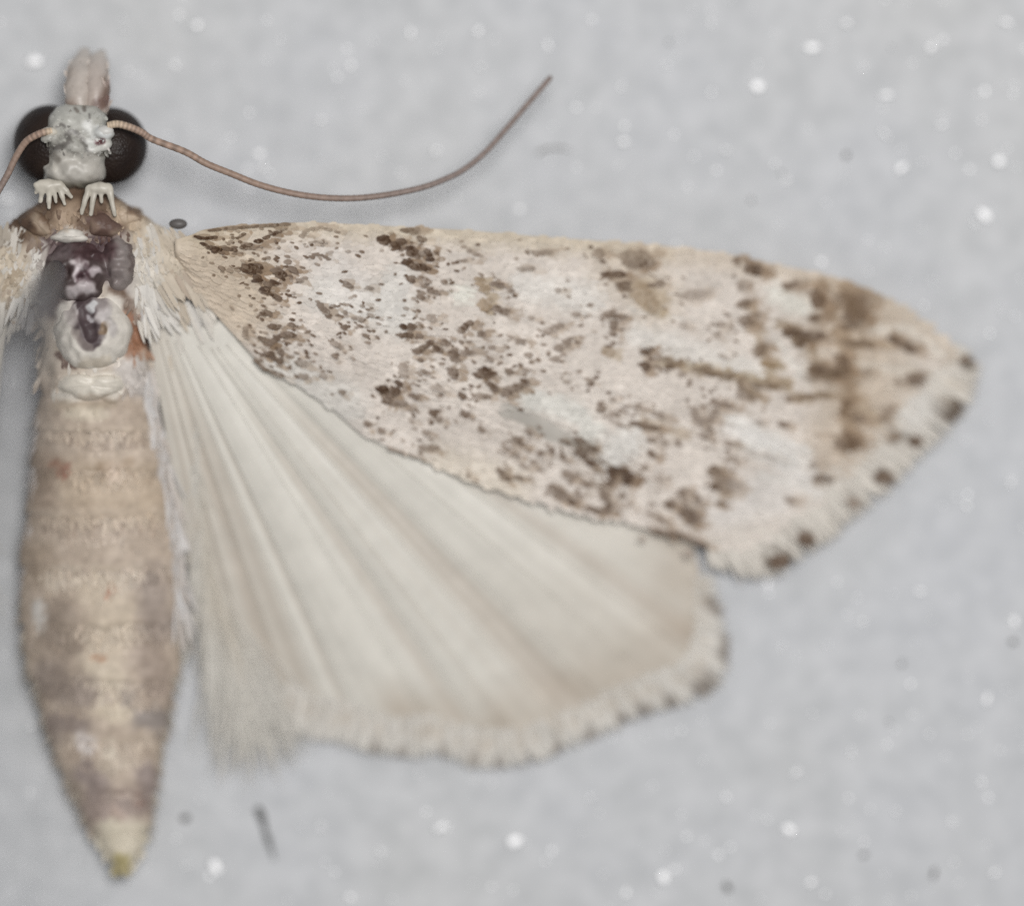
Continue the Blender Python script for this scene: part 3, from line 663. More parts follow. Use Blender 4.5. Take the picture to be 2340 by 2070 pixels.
# abdomen outline measured in the photograph: y, left, right, top height
AB = np.array([(820, 110, 330, 215), (880, 96, 340, 205), (930, 88, 344, 190), (1000, 80, 366, 176), (1080, 74, 384, 168), (1160, 66, 396, 162), (1250, 52, 410, 158), (1350, 50, 412, 152),
               (1460, 52, 410, 146), (1540, 66, 404, 140), (1600, 88, 392, 134), (1660, 104, 380, 128), (1730, 126, 366, 120), (1800, 164, 354, 112), (1870, 194, 342, 104), (1930, 236, 326, 96), (1985, 268, 292, 84)], float)
SEGY = [905, 985, 1075, 1180, 1300, 1430, 1560, 1690, 1810, 1900, 1995]
def ab_at(y):
    l = np.interp(y, AB[:, 0], AB[:, 1]); r = np.interp(y, AB[:, 0], AB[:, 2]); t = np.interp(y, AB[:, 0], AB[:, 3])
    return (l + r) / 2, (r - l) / 2, t
def body_sdf(x, y, z):
    d = ell(x, y, z, (182, 505, 180), (122, 66, 72))                # collar region
    d = smin(d, ell(x, y, z, (203, 672, 160), (128, 165, 84)), 40)  # mesothorax
    d = smin(d, ell(x, y, z, (345, 610, 172), (105, 92, 52)), 50)    # right wing base
    d = smin(d, ell(x, y, z, (50, 620, 172), (110, 95, 52)), 50)     # left wing base
    d = smin(d, ell(x, y, z, (214, 845, 140), (128, 85, 74)), 40)    # metathorax
    d = smin(d, ell(x, y, z, (180, 440, 150), (70, 60, 55)), 30)     # neck
    cx, hw_, t = ab_at(y)
    hz = np.minimum(hw_ * .62, t * .48); cz = t - hz
    k = np.sqrt(((x - cx) / np.maximum(hw_ - 7, 3)) ** 2 + ((z - cz) / np.maximum(hz - 4, 3)) ** 2)
    ab = (k - 1) * np.maximum(np.minimum(hz, hw_), 4)
    ab = np.maximum(ab, np.maximum(y - 1988, 800 - y))
    d = smin(d, ab, 26)
    # depressions: pin hole furrow down the mesothorax and the neck groove
    d = np.maximum(d, -(ell(x, y, z, (208, 762, 285), (26, 34, 30))))
    return d + (vnoise(x * 1.0 + z * .7, y + z * .4, 30, 21) - .5) * 9
BODY_STROKES = [
    # collar
    (74, 20, (98, 79, 65), .95, [(60, 490), (150, 485), (255, 500)]), (20, 12, (158, 138, 118), .8, [(160, 470), (150, 510)]), (26, 12, (78, 62, 50), .85, [(50, 490), (110, 520), (125, 545)]), (26, 12, (150, 132, 112), .8, [(80, 505), (110, 540)]),
    (26, 10, (168, 148, 128), .8, [(150, 495), (140, 525)]), (22, 9, (84, 62, 56), .9, [(225, 505), (240, 525), (262, 530)]), (15, 6, (206, 200, 190), .95, [(125, 545), (160, 535), (200, 545)]),
    (24, 12, (176, 158, 136), .85, [(270, 480), (310, 500)]), (14, 6, (110, 88, 70), .8, [(300, 478), (318, 488)]),
    # scutum; the near-white strokes are glints painted in
    (54, 16, (84, 68, 68), .95, [(130, 585), (190, 590), (225, 590)]), (30, 14, (70, 52, 54), .9, [(180, 575), (240, 575)]), (44, 16, (82, 68, 68), .9, [(130, 620), (128, 660), (135, 690)]),
    (40, 16, (150, 141, 138), .9, [(285, 570), (272, 620), (285, 650)]), (9, 5, (110, 100, 98), .7, [(290, 545), (303, 580), (305, 640)]), (8, 4, (90, 80, 78), .7, [(243, 618)]),
    (10, 5, (206, 198, 196), .95, [(170, 600), (190, 596), (200, 606)]), (10, 5, (200, 192, 192), .95, [(176, 612), (176, 634)]), (8, 4, (196, 186, 186), .8, [(130, 615), (132, 640)]),
    (12, 6, (70, 46, 50), .9, [(196, 625), (185, 645)]), (14, 8, (196, 188, 186), .85, [(170, 660), (205, 655)]), (10, 5, (190, 184, 180), .8, [(160, 680), (180, 678)]),
    (20, 8, (92, 72, 58), .9, [(268, 672), (280, 690)]),
    # scutellum ring
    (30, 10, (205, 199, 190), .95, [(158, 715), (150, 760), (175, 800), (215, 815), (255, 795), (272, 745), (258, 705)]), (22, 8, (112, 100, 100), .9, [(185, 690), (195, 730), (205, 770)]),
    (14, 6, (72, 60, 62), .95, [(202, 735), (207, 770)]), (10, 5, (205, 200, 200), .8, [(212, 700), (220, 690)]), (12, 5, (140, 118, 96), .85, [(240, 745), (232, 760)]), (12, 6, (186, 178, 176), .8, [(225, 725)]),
    (30, 10, (142, 100, 76), .9, [(310, 730), (318, 770), (300, 790)]), (9, 4, (122, 68, 54), .7, [(312, 722)]), (16, 6, (76, 56, 46), .7, [(300, 700)]), (8, 4, (90, 70, 62), .85, [(128, 808), (150, 830), (170, 840)]),
    (40, 18, (196, 190, 186), .8, [(300, 850), (330, 870)]), (22, 12, (160, 128, 100), .7, [(50, 730), (35, 770)]),
    # wing bases / sides
    (60, 30, (196, 184, 166), .8, [(340, 560), (390, 640)]), (40, 20, (200, 194, 184), .8, [(325, 600), (345, 700)]), (46, 26, (190, 178, 160), .85, [(20, 600), (40, 660)]), (22, 12, (150, 134, 114), .7, [(28, 630)]),
    (20, 10, (202, 196, 188), .85, [(90, 570), (84, 640), (60, 700)]),
    # first tergite
    (30, 10, (206, 199, 188), .95, [(150, 890), (210, 880), (250, 880)]), (10, 5, (160, 146, 128), .7, [(130, 925), (220, 930), (260, 922)]), (14, 8, (200, 190, 172), .7, [(160, 945), (230, 945)]),
    (20, 10, (204, 198, 192), .85, [(345, 900), (365, 960), (370, 1000)])]
AB_STROKES = [(9, 7, (190, 176, 159), .55, [(ab_at(np.array([q + 4]))[0][0] - ab_at(np.array([q + 4]))[1][0] * .8, q), (ab_at(np.array([q + 4]))[0][0], q + 8), (ab_at(np.array([q + 4]))[0][0] + ab_at(np.array([q + 4]))[1][0] * .8, q)]) for q in (980, 1072, 1178, 1298, 1428, 1556, 1688, 1806)] + [(7, 5, (146, 131, 117), .5, [(ab_at(np.array([q + 4]))[0][0] - ab_at(np.array([q + 4]))[1][0] * .8, q + 18), (ab_at(np.array([q + 4]))[0][0], q + 27), (ab_at(np.array([q + 4]))[0][0] + ab_at(np.array([q + 4]))[1][0] * .8, q + 18)]) for q in (980, 1072, 1178, 1298, 1428, 1556, 1688, 1806)] + [
    (60, 40, (178, 162, 142), .7, [(180, 1110), (330, 1120)]), (34, 20, (150, 134, 118), .7, [(98, 1060), (95, 1130)]), (36, 22, (150, 135, 118), .7, [(90, 1270), (100, 1300)]), (14, 8, (142, 110, 92), .7, [(125, 1058)]),
    (12, 8, (150, 112, 96), .7, [(148, 1072)]), (10, 6, (150, 132, 112), .7, [(228, 1070), (240, 1062)]), (10, 6, (150, 132, 112), .6, [(295, 1055)]), (18, 10, (190, 172, 154), .7, [(262, 1070)]),
    (18, 12, (192, 180, 164), .8, [(110, 1312), (200, 1318), (320, 1312)]), (50, 26, (184, 171, 153), .8, [(225, 1350), (265, 1400), (250, 1450), (230, 1500)]), (12, 7, (160, 124, 104), .7, [(252, 1348)]),
    (34, 20, (146, 134, 124), .85, [(350, 1320), (352, 1400), (370, 1420)]), (36, 20, (146, 133, 120), .85, [(130, 1400), (120, 1450), (150, 1480)]), (14, 8, (188, 184, 178), .8, [(85, 1385), (88, 1420)]),
    (34, 18, (150, 136, 124), .8, [(340, 1490), (360, 1560)]), (30, 16, (190, 178, 160), .8, [(215, 1525), (255, 1545)]), (34, 18, (142, 130, 120), .85, [(110, 1540), (150, 1570), (190, 1575)]),
    (20, 10, (148, 138, 128), .8, [(290, 1580)]), (16, 8, (188, 178, 170), .8, [(235, 1592)]), (30, 16, (188, 176, 157), .8, [(240, 1615), (275, 1625)]), (26, 14, (134, 122, 114), .9, [(120, 1650), (180, 1655)]),
    (28, 14, (138, 130, 124), .9, [(330, 1635), (370, 1640)]), (18, 9, (194, 186, 180), .9, [(185, 1688), (200, 1700)]), (16, 9, (188, 178, 162), .85, [(255, 1705)]), (22, 14, (178, 166, 150), .7, [(240, 1745), (290, 1730)]),
    (30, 18, (136, 124, 118), .85, [(195, 1760), (220, 1790)]), (26, 14, (142, 130, 124), .85, [(335, 1760), (345, 1800)]), (36, 18, (150, 136, 128), .8, [(220, 1840), (320, 1830)]), (20, 12, (166, 148, 136), .7, [(270, 1850)]),
    (8, 5, (130, 96, 84), .7, [(310, 1815)]), (44, 14, (198, 190, 172), .95, [(250, 1915), (310, 1915), (285, 1945)]), (16, 8, (158, 148, 110), .9, [(276, 1962), (284, 1975)]), (10, 6, (140, 90, 60), .7, [(225, 1508)])]
def body_colour(x, y):
    c = paint(x, y, (175, 160, 145), [(a, b, tuple(np.array(c_) + (2, 1, 1)), min(1, k_ * 1.2), p_) for a, b, c_, k_, p_ in AB_STROKES] + BODY_STROKES)
    up = 1 - smooth(830, 900, y)
    base2 = paint(x, y, (182, 170, 156), BODY_STROKES)
    c = c * (1 - up[:, None]) + base2 * up[:, None]
    return c + ((vnoise(x, y, 16, 31) - .5) * 20 + (vnoise(x, y, 45, 32) - .5) * 14)[:, None]
BV, BF, bfield = surface_nets(body_sdf, (-90, 370, 20), (470, 2000, 320), 6.0)
body = new_obj('body', BV, BF, M_BODY, moth, body_colour(BV[:, 0], BV[:, 1]))
body_top = top_height(bfield)

# overlapping abdominal rings, each with a slightly raised hind edge and ragged scale fringe
for k in range(len(SEGY) - 1):
    y0, y1 = SEGY[k] - 6, SEGY[k + 1] + 5
    ny, na = 16, 41
    ys = np.linspace(y0, min(y1, 1985), ny); a = np.linspace(-1.9, 1.9, na)
    lift = np.linspace(-3, 11, ny); lift[-1] = 6
    cx, hw_, t = ab_at(ys); hz = np.minimum(hw_ * .62, t * .48)
    jag = (vnoise(a * 40, np.full(na, k * 9.0), 3, 50) - .5) * 16
    bul = 4 * np.sin(np.linspace(0, math.pi, ny))
    X = cx[:, None] + np.sin(a)[None] * (hw_ + lift * .9 + bul * .6)[:, None]
    Z = (t - hz)[:, None] + np.cos(a)[None] * (hz + lift + bul)[:, None]
    Y = ys[:, None] + jag[None] * smooth(.5, 1, np.linspace(0, 1, ny))[:, None] - 10 * (np.sin(a)[None] ** 2)
    P = np.stack([X.ravel(), Y.ravel(), Z.ravel()], 1)
    P[:, 2] += (vnoise(P[:, 0], P[:, 1], 20, 60 + k) - .5) * 6
    new_obj('abdominal_segment', P, grid_faces(ny, na)[:, ::-1].tolist(), M_BODY, body, body_colour(P[:, 0], P[:, 1]))

def lay_scales(name, parent, xs, ys, hfun, ang, L, Wd, tilt, cfun, sink=0.0, mat=None):
    h = hfun(xs, ys); ok = h > 40
    xs, ys, h = xs[ok], ys[ok], h[ok]
    ang = ang[ok] if np.ndim(ang) else np.full(len(xs), ang)
    P, F, C = petals(np.stack([xs, ys, h - sink], 1), ang, L[ok], Wd[ok], tilt[ok], cfun(xs, ys) * rng.normal(1, .04, len(xs))[:, None])
    # drape each scale over the surface below it
    hh = hfun(P[:, 0], P[:, 1]); b = np.repeat(h, 7)
    P[:, 2] += np.where(hh > 40, np.clip(hh - b, -40, 14), -6)
    o = new_obj(name, P, F, mat or M_HAIR, parent, C); o['kind'] = 'stuff'; return o

# abdomen: fine flat scales, and hairs standing off its sides
N_ = 5200
ys = rng.uniform(930, 1975, N_); cx, hw_, t = ab_at(ys); xs = cx + rng.uniform(-.98, .98, N_) * hw_
def ab_top(x, y):
    cx, hw_, t = ab_at(y); hz = np.minimum(hw_ * .62, t * .48)
    q = np.clip(1 - ((x - cx) / (hw_ + 3)) ** 2, 0, 1); return t - hz + (hz + 7) * np.sqrt(q)
lay_scales('body_scales', body, xs, ys, ab_top, math.pi / 2 + rng.normal(0, .25, N_), rng.uniform(16, 34, N_), rng.uniform(5, 9, N_), rng.uniform(0, 4, N_), body_colour, 1)
paths, rad, cols = [], [], []
for k in range(420):
    s = -1 if rng.random() < .45 else 1
    y = rng.uniform(900, 1900); cx, hw_, t = ab_at(np.array([y])); x = cx[0] + s * hw_[0] * rng.uniform(.9, 1.0)
    z = t[0] * rng.uniform(.45, .75); L = rng.uniform(22, 58) * (1.0 if y < 1450 else .7)
    d = np.array([s * rng.uniform(.1, .5), 1, -.2]); q = np.linspace(0, 1, 4)[:, None]
    paths.append(np.array([x, y, z]) + q * L * d + np.array([s * 5, 0, 0]) * q ** 2); rad.append((2.4, .8))
    cols.append(np.array([196, 190, 186]) * rng.normal(1, .04) if y < 1350 else np.array([184, 175, 162]) * rng.normal(1, .05))
n_ = 260
ys = 850 + 560 * rng.uniform(0, 1, n_) ** 1.3; cx, hw_, t = ab_at(ys); xs = cx + hw_ + rng.uniform(-16, 10, n_)
Pq, Fq, Cq = petals(np.stack([xs, ys, t * .8 + rng.uniform(-8, 8, n_)], 1), math.pi / 2 - rng.normal(.12, .16, n_), rng.uniform(35, 120, n_), rng.uniform(4, 9, n_), -rng.uniform(10, 40, n_),
                    (np.array([188, 182, 177])[None] + rng.uniform(-1, 1, n_)[:, None] * np.array([10, 14, 18])) * rng.normal(1, .05, n_)[:, None], .05)
o = new_obj('flank_scales', Pq, Fq, M_HAIR, body, Cq); o['kind'] = 'stuff'
P, F, C = tubes(paths, rad, 3, cols); o = new_obj('side_hairs', P, F, M_HAIR, body, C); o['kind'] = 'stuff'

# thorax scales
N_ = 1500
xs = rng.uniform(-40, 420, N_); ys = rng.uniform(450, 900, N_)
keep = ~((xs > 100) & (xs < 300) & (ys > 560) & (ys < 840) & (rng.random(N_) < .82))
xs, ys = xs[keep], ys[keep]; n_ = len(xs)
lay_scales('thorax_scales', body, xs, ys, body_top, math.pi / 2 - (xs - 200) / 420 + rng.normal(0, .3, n_), rng.uniform(16, 40, n_), rng.uniform(6, 11, n_), rng.uniform(1, 8, n_), body_colour, -1)

# raised thoracic plates
def plate(name, centre, outline_r, height, n=36, rings=7, squash=1.0, cfun=body_colour, mat=M_BODY, rot=0, seed=0):
    V = []; F = []
    for i in range(rings):
        q = i / (rings - 1)
        for j in range(n):
            a = 2 * math.pi * j / n
            rr = 1 + .1 * math.sin(3 * a + seed) + .06 * math.sin(5 * a + 2 * seed)
            dx, dy = math.cos(a) * outline_r[0] * q * rr, math.sin(a) * outline_r[1] * q * rr
            x = centre[0] + dx * math.cos(rot) - dy * math.sin(rot); y = centre[1] + dx * math.sin(rot) + dy * math.cos(rot)
            V.append((x, y, q))
    V = np.array(V); h = body_top(V[:, 0], V[:, 1]); h = np.where(h < 40, 150, h)
    h0 = body_top(np.array([centre[0]]), np.array([centre[1]]))[0]
    V[:, 2] = h * .6 + h0 * .4 - 6 * V[:, 2] ** 6 + height * np.sqrt(np.clip(1 - V[:, 2] ** 2, 0, 1)) - 9 * (V[:, 2] > .99)
    V[:, 2] += (vnoise(V[:, 0], V[:, 1], 15, 70 + seed) - .5) * 7
    for i in range(rings - 1):
        for j in range(n):
            a, b = i * n + j, i * n + (j + 1) % n
            F.append((a, b, b + n, a + n) if i else (a, b + n, a + n))
    return new_obj(name, V, [f[::-1] for f in F], mat, moth, cfun(V[:, 0], V[:, 1]))
M_SHINY = mat_attr('glossy_cuticle', .42, .12, 12000, .4, 14000, spec=.4)
M_PLATE = mat_attr('matt_scaled_plate', .55, .1, 12000, .3, 14000, spec=.35)
# scutellum: pale dome with a carved furrow, its hollow painted dark
def scut_sdf(x, y, z):
    d = ell(x, y, z, (212, 752, 192), (90, 92, 82))
    d = smin(d, ell(x, y, z, (212, 790, 190), (70, 52, 66)), 20)
    g = ell(x, y, z, (192, 712, 282), (24, 50, 30), -.25)
    g = smin(g, ell(x, y, z, (208, 764, 284), (18, 28, 24)), 10)
    d = np.maximum(d, -smin(g, ell(x, y, z, (236, 752, 280), (13, 14, 16)), 6))
    return d + (vnoise(x + z * .4, y + z * .3, 17, 141) - .5) * 7
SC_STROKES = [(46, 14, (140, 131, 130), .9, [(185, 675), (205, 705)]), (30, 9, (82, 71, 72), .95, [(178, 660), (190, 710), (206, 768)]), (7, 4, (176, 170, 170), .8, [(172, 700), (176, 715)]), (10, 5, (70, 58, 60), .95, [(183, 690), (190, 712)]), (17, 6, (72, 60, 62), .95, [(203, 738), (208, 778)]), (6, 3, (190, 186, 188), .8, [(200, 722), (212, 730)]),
    (9, 4, (206, 206, 206), .9, [(208, 704), (218, 694)]), (9, 4, (136, 116, 96), .9, [(240, 742), (232, 758)]), (12, 6, (190, 184, 182), .8, [(228, 725), (245, 715)]), (14, 8, (182, 174, 170), .7, [(160, 705), (166, 730)]),
    (12, 7, (188, 176, 158), .6, [(190, 832), (240, 826)]), (7, 4, (150, 140, 134), .6, [(170, 760), (185, 780), (205, 792)]), (10, 6, (174, 168, 166), .7, [(250, 735), (262, 760)])]
def sc_colour(x, y):
    return paint(x, y, (204, 198, 189), SC_STROKES) + ((vnoise(x, y, 9, 143) - .5) * 16)[:, None]
SV, SF, sfield = surface_nets(scut_sdf, (112, 650, 150), (312, 856, 300), 3.5)
new_obj('scutellum', SV, SF, M_PLATE, moth, sc_colour(SV[:, 0], SV[:, 1]))
# scutum: dark glossy shield, broken open, with a greyer right half
def scm_sdf(x, y, z):
    d = ell(x, y, z, (178, 622, 188), (80, 84, 100))
    d = smin(d, ell(x, y, z, (268, 604, 184), (46, 72, 90)), 8)
    for c, r in [((186, 640, 292), (18, 12, 14)), ((150, 625, 290), (10, 26, 12)), ((243, 618, 276), (7, 12, 14)), ((205, 660, 286), (16, 10, 14))]:
        d = np.maximum(d, -ell(x, y, z, c, r))
    return d + (vnoise(x + z * .4, y + z * .3, 14, 151) - .5) * 8
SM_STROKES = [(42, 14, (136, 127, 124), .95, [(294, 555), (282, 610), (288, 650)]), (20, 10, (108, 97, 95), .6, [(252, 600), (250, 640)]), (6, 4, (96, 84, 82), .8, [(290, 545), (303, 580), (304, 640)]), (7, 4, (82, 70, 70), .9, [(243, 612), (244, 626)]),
    (8, 4, (204, 196, 196), .95, [(168, 602), (182, 596), (200, 606)]), (8, 4, (200, 190, 192), .95, [(178, 614), (174, 634)]), (6, 4, (176, 166, 170), .8, [(130, 615), (132, 638)]), (12, 6, (62, 42, 46), .9, [(198, 618), (186, 640), (200, 650)]),  # near-white strokes paint the glints of the glossy shield
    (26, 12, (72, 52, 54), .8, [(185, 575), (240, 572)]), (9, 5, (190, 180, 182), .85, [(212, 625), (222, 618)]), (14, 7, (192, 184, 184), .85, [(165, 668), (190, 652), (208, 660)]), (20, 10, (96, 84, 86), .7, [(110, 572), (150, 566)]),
    (10, 6, (120, 108, 108), .6, [(120, 590), (150, 585)])]
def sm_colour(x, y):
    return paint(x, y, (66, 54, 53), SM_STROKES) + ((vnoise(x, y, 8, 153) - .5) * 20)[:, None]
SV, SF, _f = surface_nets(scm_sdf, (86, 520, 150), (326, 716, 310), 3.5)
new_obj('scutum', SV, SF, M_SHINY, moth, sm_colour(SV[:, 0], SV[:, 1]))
# pale triangular collar scale patch in front of the scutum
plate('collar_lobe', (160, 540), (44, 19), 26, mat=M_PLATE, seed=6, cfun=lambda x, y: paint(x, y, (206, 201, 193), [(8, 5, (176, 160, 142), .6, [(120, 528), (150, 522)])]))
plate('collar_lobe', (84, 512), (44, 30), 16, mat=M_PLATE, seed=7, rot=.5, cfun=lambda x, y: paint(x, y, (104, 84, 68), [(12, 7, (160, 144, 126), .8, [(78, 500), (104, 532)]), (14, 8, (72, 56, 46), .7, [(50, 500), (60, 520)])]))
plate('collar_lobe', (236, 516), (42, 30), 18, mat=M_PLATE, seed=8, rot=.3, cfun=lambda x, y: paint(x, y, (92, 72, 64), [(10, 6, (150, 130, 114), .6, [(205, 500), (215, 520)]), (14, 8, (170, 152, 134), .7, [(270, 540), (285, 528)])]))
plate('collar_lobe', (292, 490), (34, 24), 14, mat=M_PLATE, seed=9, rot=.2, cfun=lambda x, y: paint(x, y, (178, 160, 140), [(9, 5, (106, 86, 70), .85, [(300, 478), (318, 488)])]))
pl = plate('first_tergite', (208, 882), (84, 34), 16, mat=M_SHINY, seed=3, cfun=lambda x, y: paint(x, y, (203, 196, 184), [(8, 5, (170, 155, 138), .6, [(130, 912), (250, 910)])]))
plate('side_plate', (312, 758), (26, 46), 10, mat=M_SHINY, seed=4)
plate('side_plate', (345, 868), (38, 46), 8, seed=5)

# long pale tegula scales beside the thorax
def tegula(lst, parent_name, zlift=0):
    C, A, L, Wd, T, K = [], [], [], [], [], []
    for x0, y0, x1, y1, w_, c in lst:
        for q in range(10):
            jx, jy = rng.normal(0, w_ * .55), rng.normal(0, 10)
            l = math.hypot(x1 - x0, y1 - y0) * rng.uniform(.85, 1.08)
            C.append((x0 + jx, y0 + jy, max(body_top(np.array([x0]), np.array([y0]))[0], 214 - .35 * max(0, y0 - 620)) + zlift - 4 + rng.uniform(0, 5)))
            A.append(math.atan2(y1 - y0, x1 - x0) + rng.normal(0, .1)); L.append(l * rng.uniform(.6, .95)); Wd.append(w_ * rng.uniform(.35, .6)); T.append(rng.uniform(-20, -6))
            K.append((np.array(c) * .75 + 42) * rng.normal(1, .025))
    P, F, Cc = petals(np.array(C), np.array(A), np.array(L), np.array(Wd), np.array(T), np.array(K))
    hh = body_top(P[:, 0], P[:, 1]); u = np.tile(PETAL_U, len(C))
    P[:, 2] = np.where(hh > 150, np.maximum(P[:, 2] - 8 * (u < .1), hh - 7 + 12 * np.sqrt(u)), P[:, 2])
    return new_obj(parent_name, P, F, M_HAIR, moth, Cc)
W1, W2, T1, T2, G1 = (208, 202, 193), (198, 190, 178), (184, 168, 146), (170, 150, 128), (178, 172, 168)
tr_ = tegula([(310, 530, 320, 620, 22, W1), (325, 560, 335, 660, 22, W1), (318, 600, 340, 720, 22, W1), (330, 640, 362, 770, 20, W1), (322, 660, 348, 760, 16, G1), (345, 600, 372, 690, 22, W2), (350, 650, 400, 750, 20, W2),
       (360, 620, 420, 720, 22, T1), (375, 560, 410, 640, 26, T1), (390, 600, 440, 690, 24, T2), (350, 520, 370, 590, 24, W2), (380, 530, 430, 590, 22, T1), (360, 680, 420, 780, 18, W1), (405, 560, 450, 620, 20, W2),
       (420, 620, 470, 690, 20, T1), (340, 540, 350, 620, 20, W2), (400, 670, 450, 760, 18, T1), (335, 700, 366, 785, 14, W1), (320, 720, 342, 790, 12, W2), (440, 640, 490, 720, 22, T1), (450, 680, 505, 770, 20, W2), (430, 700, 480, 800, 22, W1), (400, 720, 440, 840, 20, W2), (380, 740, 410, 860, 18, T1), (460, 600, 510, 660, 20, T1), (360, 760, 385, 880, 16, T2)], 'tegula')
tr_['kind'] = 'stuff'
tl_ = tegula([(88, 560, 80, 640, 22, W1), (80, 600, 60, 700, 22, W1), (60, 560, 50, 640, 24, W2), (40, 580, 30, 660, 26, T1), (20, 560, 5, 640, 26, W2), (30, 620, 20, 720, 24, T2), (60, 650, 40, 750, 20, W1), (70, 680, 45, 770, 18, G1),
       (0, 600, -30, 700, 26, T1), (10, 660, -10, 760, 22, W2), (-30, 560, -70, 640, 26, T1), (45, 530, 30, 600, 24, W2), (15, 520, 0, 580, 22, (150, 138, 122)), (35, 700, 15, 780, 18, W2)], 'tegula')
tl_['kind'] = 'stuff'


# ---------------------------------------------------------------- head
HSEG = (176, 335)
def head_sdf(x, y, z):
    k = (np.abs((x - 178) / 70) ** 3.6 + np.abs((y - 316) / 78) ** 3.6 + np.abs((z - 186) / 86) ** 2.6) ** (1 / 3.0)
    d = (k - 1) * 62
    lobe = ell(x, y, z, (171, 392, 196), (76, 40, 72))
    d = smin(d, lobe, 9)
    d = smin(d, ell(x, y, z, (236, 304, 262), (24, 15, 20), .2), 5)
    d = smin(d, ell(x, y, z, (232, 336, 258), (24, 13, 18), -.4), 5)
    d = smin(d, ell(x, y, z, (112, 312, 250), (22, 12, 18), -.5), 6)
    d = smin(d, ell(x, y, z, (166, 330, 272), (26, 16, 12), .4), 6)
    d = np.maximum(d, -ell(x, y, z, (225, 322, 284), (9, 5, 14)))
    return d + (vnoise(x + z * .3, y, 18, 81) - .5) * 5
HEAD_STROKES = [  # dark strokes paint the shading of the face wrinkles and cross furrow
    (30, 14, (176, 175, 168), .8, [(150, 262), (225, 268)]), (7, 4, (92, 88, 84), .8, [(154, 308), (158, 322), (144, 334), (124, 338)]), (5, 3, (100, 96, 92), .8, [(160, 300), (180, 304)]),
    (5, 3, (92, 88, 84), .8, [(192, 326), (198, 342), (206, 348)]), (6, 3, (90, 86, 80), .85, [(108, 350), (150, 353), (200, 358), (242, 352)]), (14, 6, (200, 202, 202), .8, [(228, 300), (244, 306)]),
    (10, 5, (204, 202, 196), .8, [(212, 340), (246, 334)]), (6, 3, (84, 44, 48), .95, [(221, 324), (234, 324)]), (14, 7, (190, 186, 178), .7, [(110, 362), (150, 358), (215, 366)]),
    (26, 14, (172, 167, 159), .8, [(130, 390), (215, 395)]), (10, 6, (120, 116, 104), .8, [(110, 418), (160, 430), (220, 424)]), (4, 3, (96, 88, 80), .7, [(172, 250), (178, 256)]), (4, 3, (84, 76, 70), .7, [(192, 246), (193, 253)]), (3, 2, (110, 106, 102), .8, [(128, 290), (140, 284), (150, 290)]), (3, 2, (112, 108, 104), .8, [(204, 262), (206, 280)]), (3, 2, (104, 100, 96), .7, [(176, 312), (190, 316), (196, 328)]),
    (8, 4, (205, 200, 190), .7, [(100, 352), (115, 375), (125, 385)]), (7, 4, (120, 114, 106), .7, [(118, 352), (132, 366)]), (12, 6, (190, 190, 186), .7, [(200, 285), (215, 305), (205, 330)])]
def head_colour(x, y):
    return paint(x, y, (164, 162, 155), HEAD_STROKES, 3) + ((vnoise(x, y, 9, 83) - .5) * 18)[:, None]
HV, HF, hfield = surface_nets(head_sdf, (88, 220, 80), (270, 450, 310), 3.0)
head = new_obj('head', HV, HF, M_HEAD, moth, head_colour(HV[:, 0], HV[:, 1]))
head_top = top_height(hfield)
N_ = 260
xs = rng.uniform(105, 245, N_); ys = rng.uniform(245, 350, N_)
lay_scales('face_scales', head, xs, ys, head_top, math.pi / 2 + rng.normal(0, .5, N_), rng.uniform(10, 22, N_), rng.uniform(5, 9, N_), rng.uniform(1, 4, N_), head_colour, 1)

def ellipsoid(name, c, r, mat, parent, nu=48, nv=28, tiltx=0.0):
    V, F = [], []
    for i in range(1, nv):
        p = math.pi * i / nv
        for j in range(nu):
            a = 2 * math.pi * j / nu
            V.append((c[0] + r[0] * math.sin(p) * math.cos(a), c[1] + r[1] * math.sin(p) * math.sin(a), c[2] + r[2] * math.cos(p)))
    t, b = len(V), len(V) + 1; V += [(c[0], c[1], c[2] + r[2]), (c[0], c[1], c[2] - r[2])]
    for i in range(nv - 2):
        for j in range(nu):
            a, q = i * nu + j, i * nu + (j + 1) % nu; F.append((a, q, q + nu, a + nu))
    for j in range(nu):
        F.append((t, (j + 1) % nu, j)); F.append((b, (nv - 2) * nu + j, (nv - 2) * nu + (j + 1) % nu))
    return new_obj(name, np.array(V), F, mat, parent)
ellipsoid('wing_root_knob', (407, 512, 214), (21, 12, 14), mat_plain('dark_knob', (92, 88, 86), .5), moth, 20, 12)
e1 = ellipsoid('eye', (112, 330, 158), (83, 90, 78), M_EYE, head)
e2 = ellipsoid('eye', (254, 334, 158), (83, 88, 78), M_EYE, head)

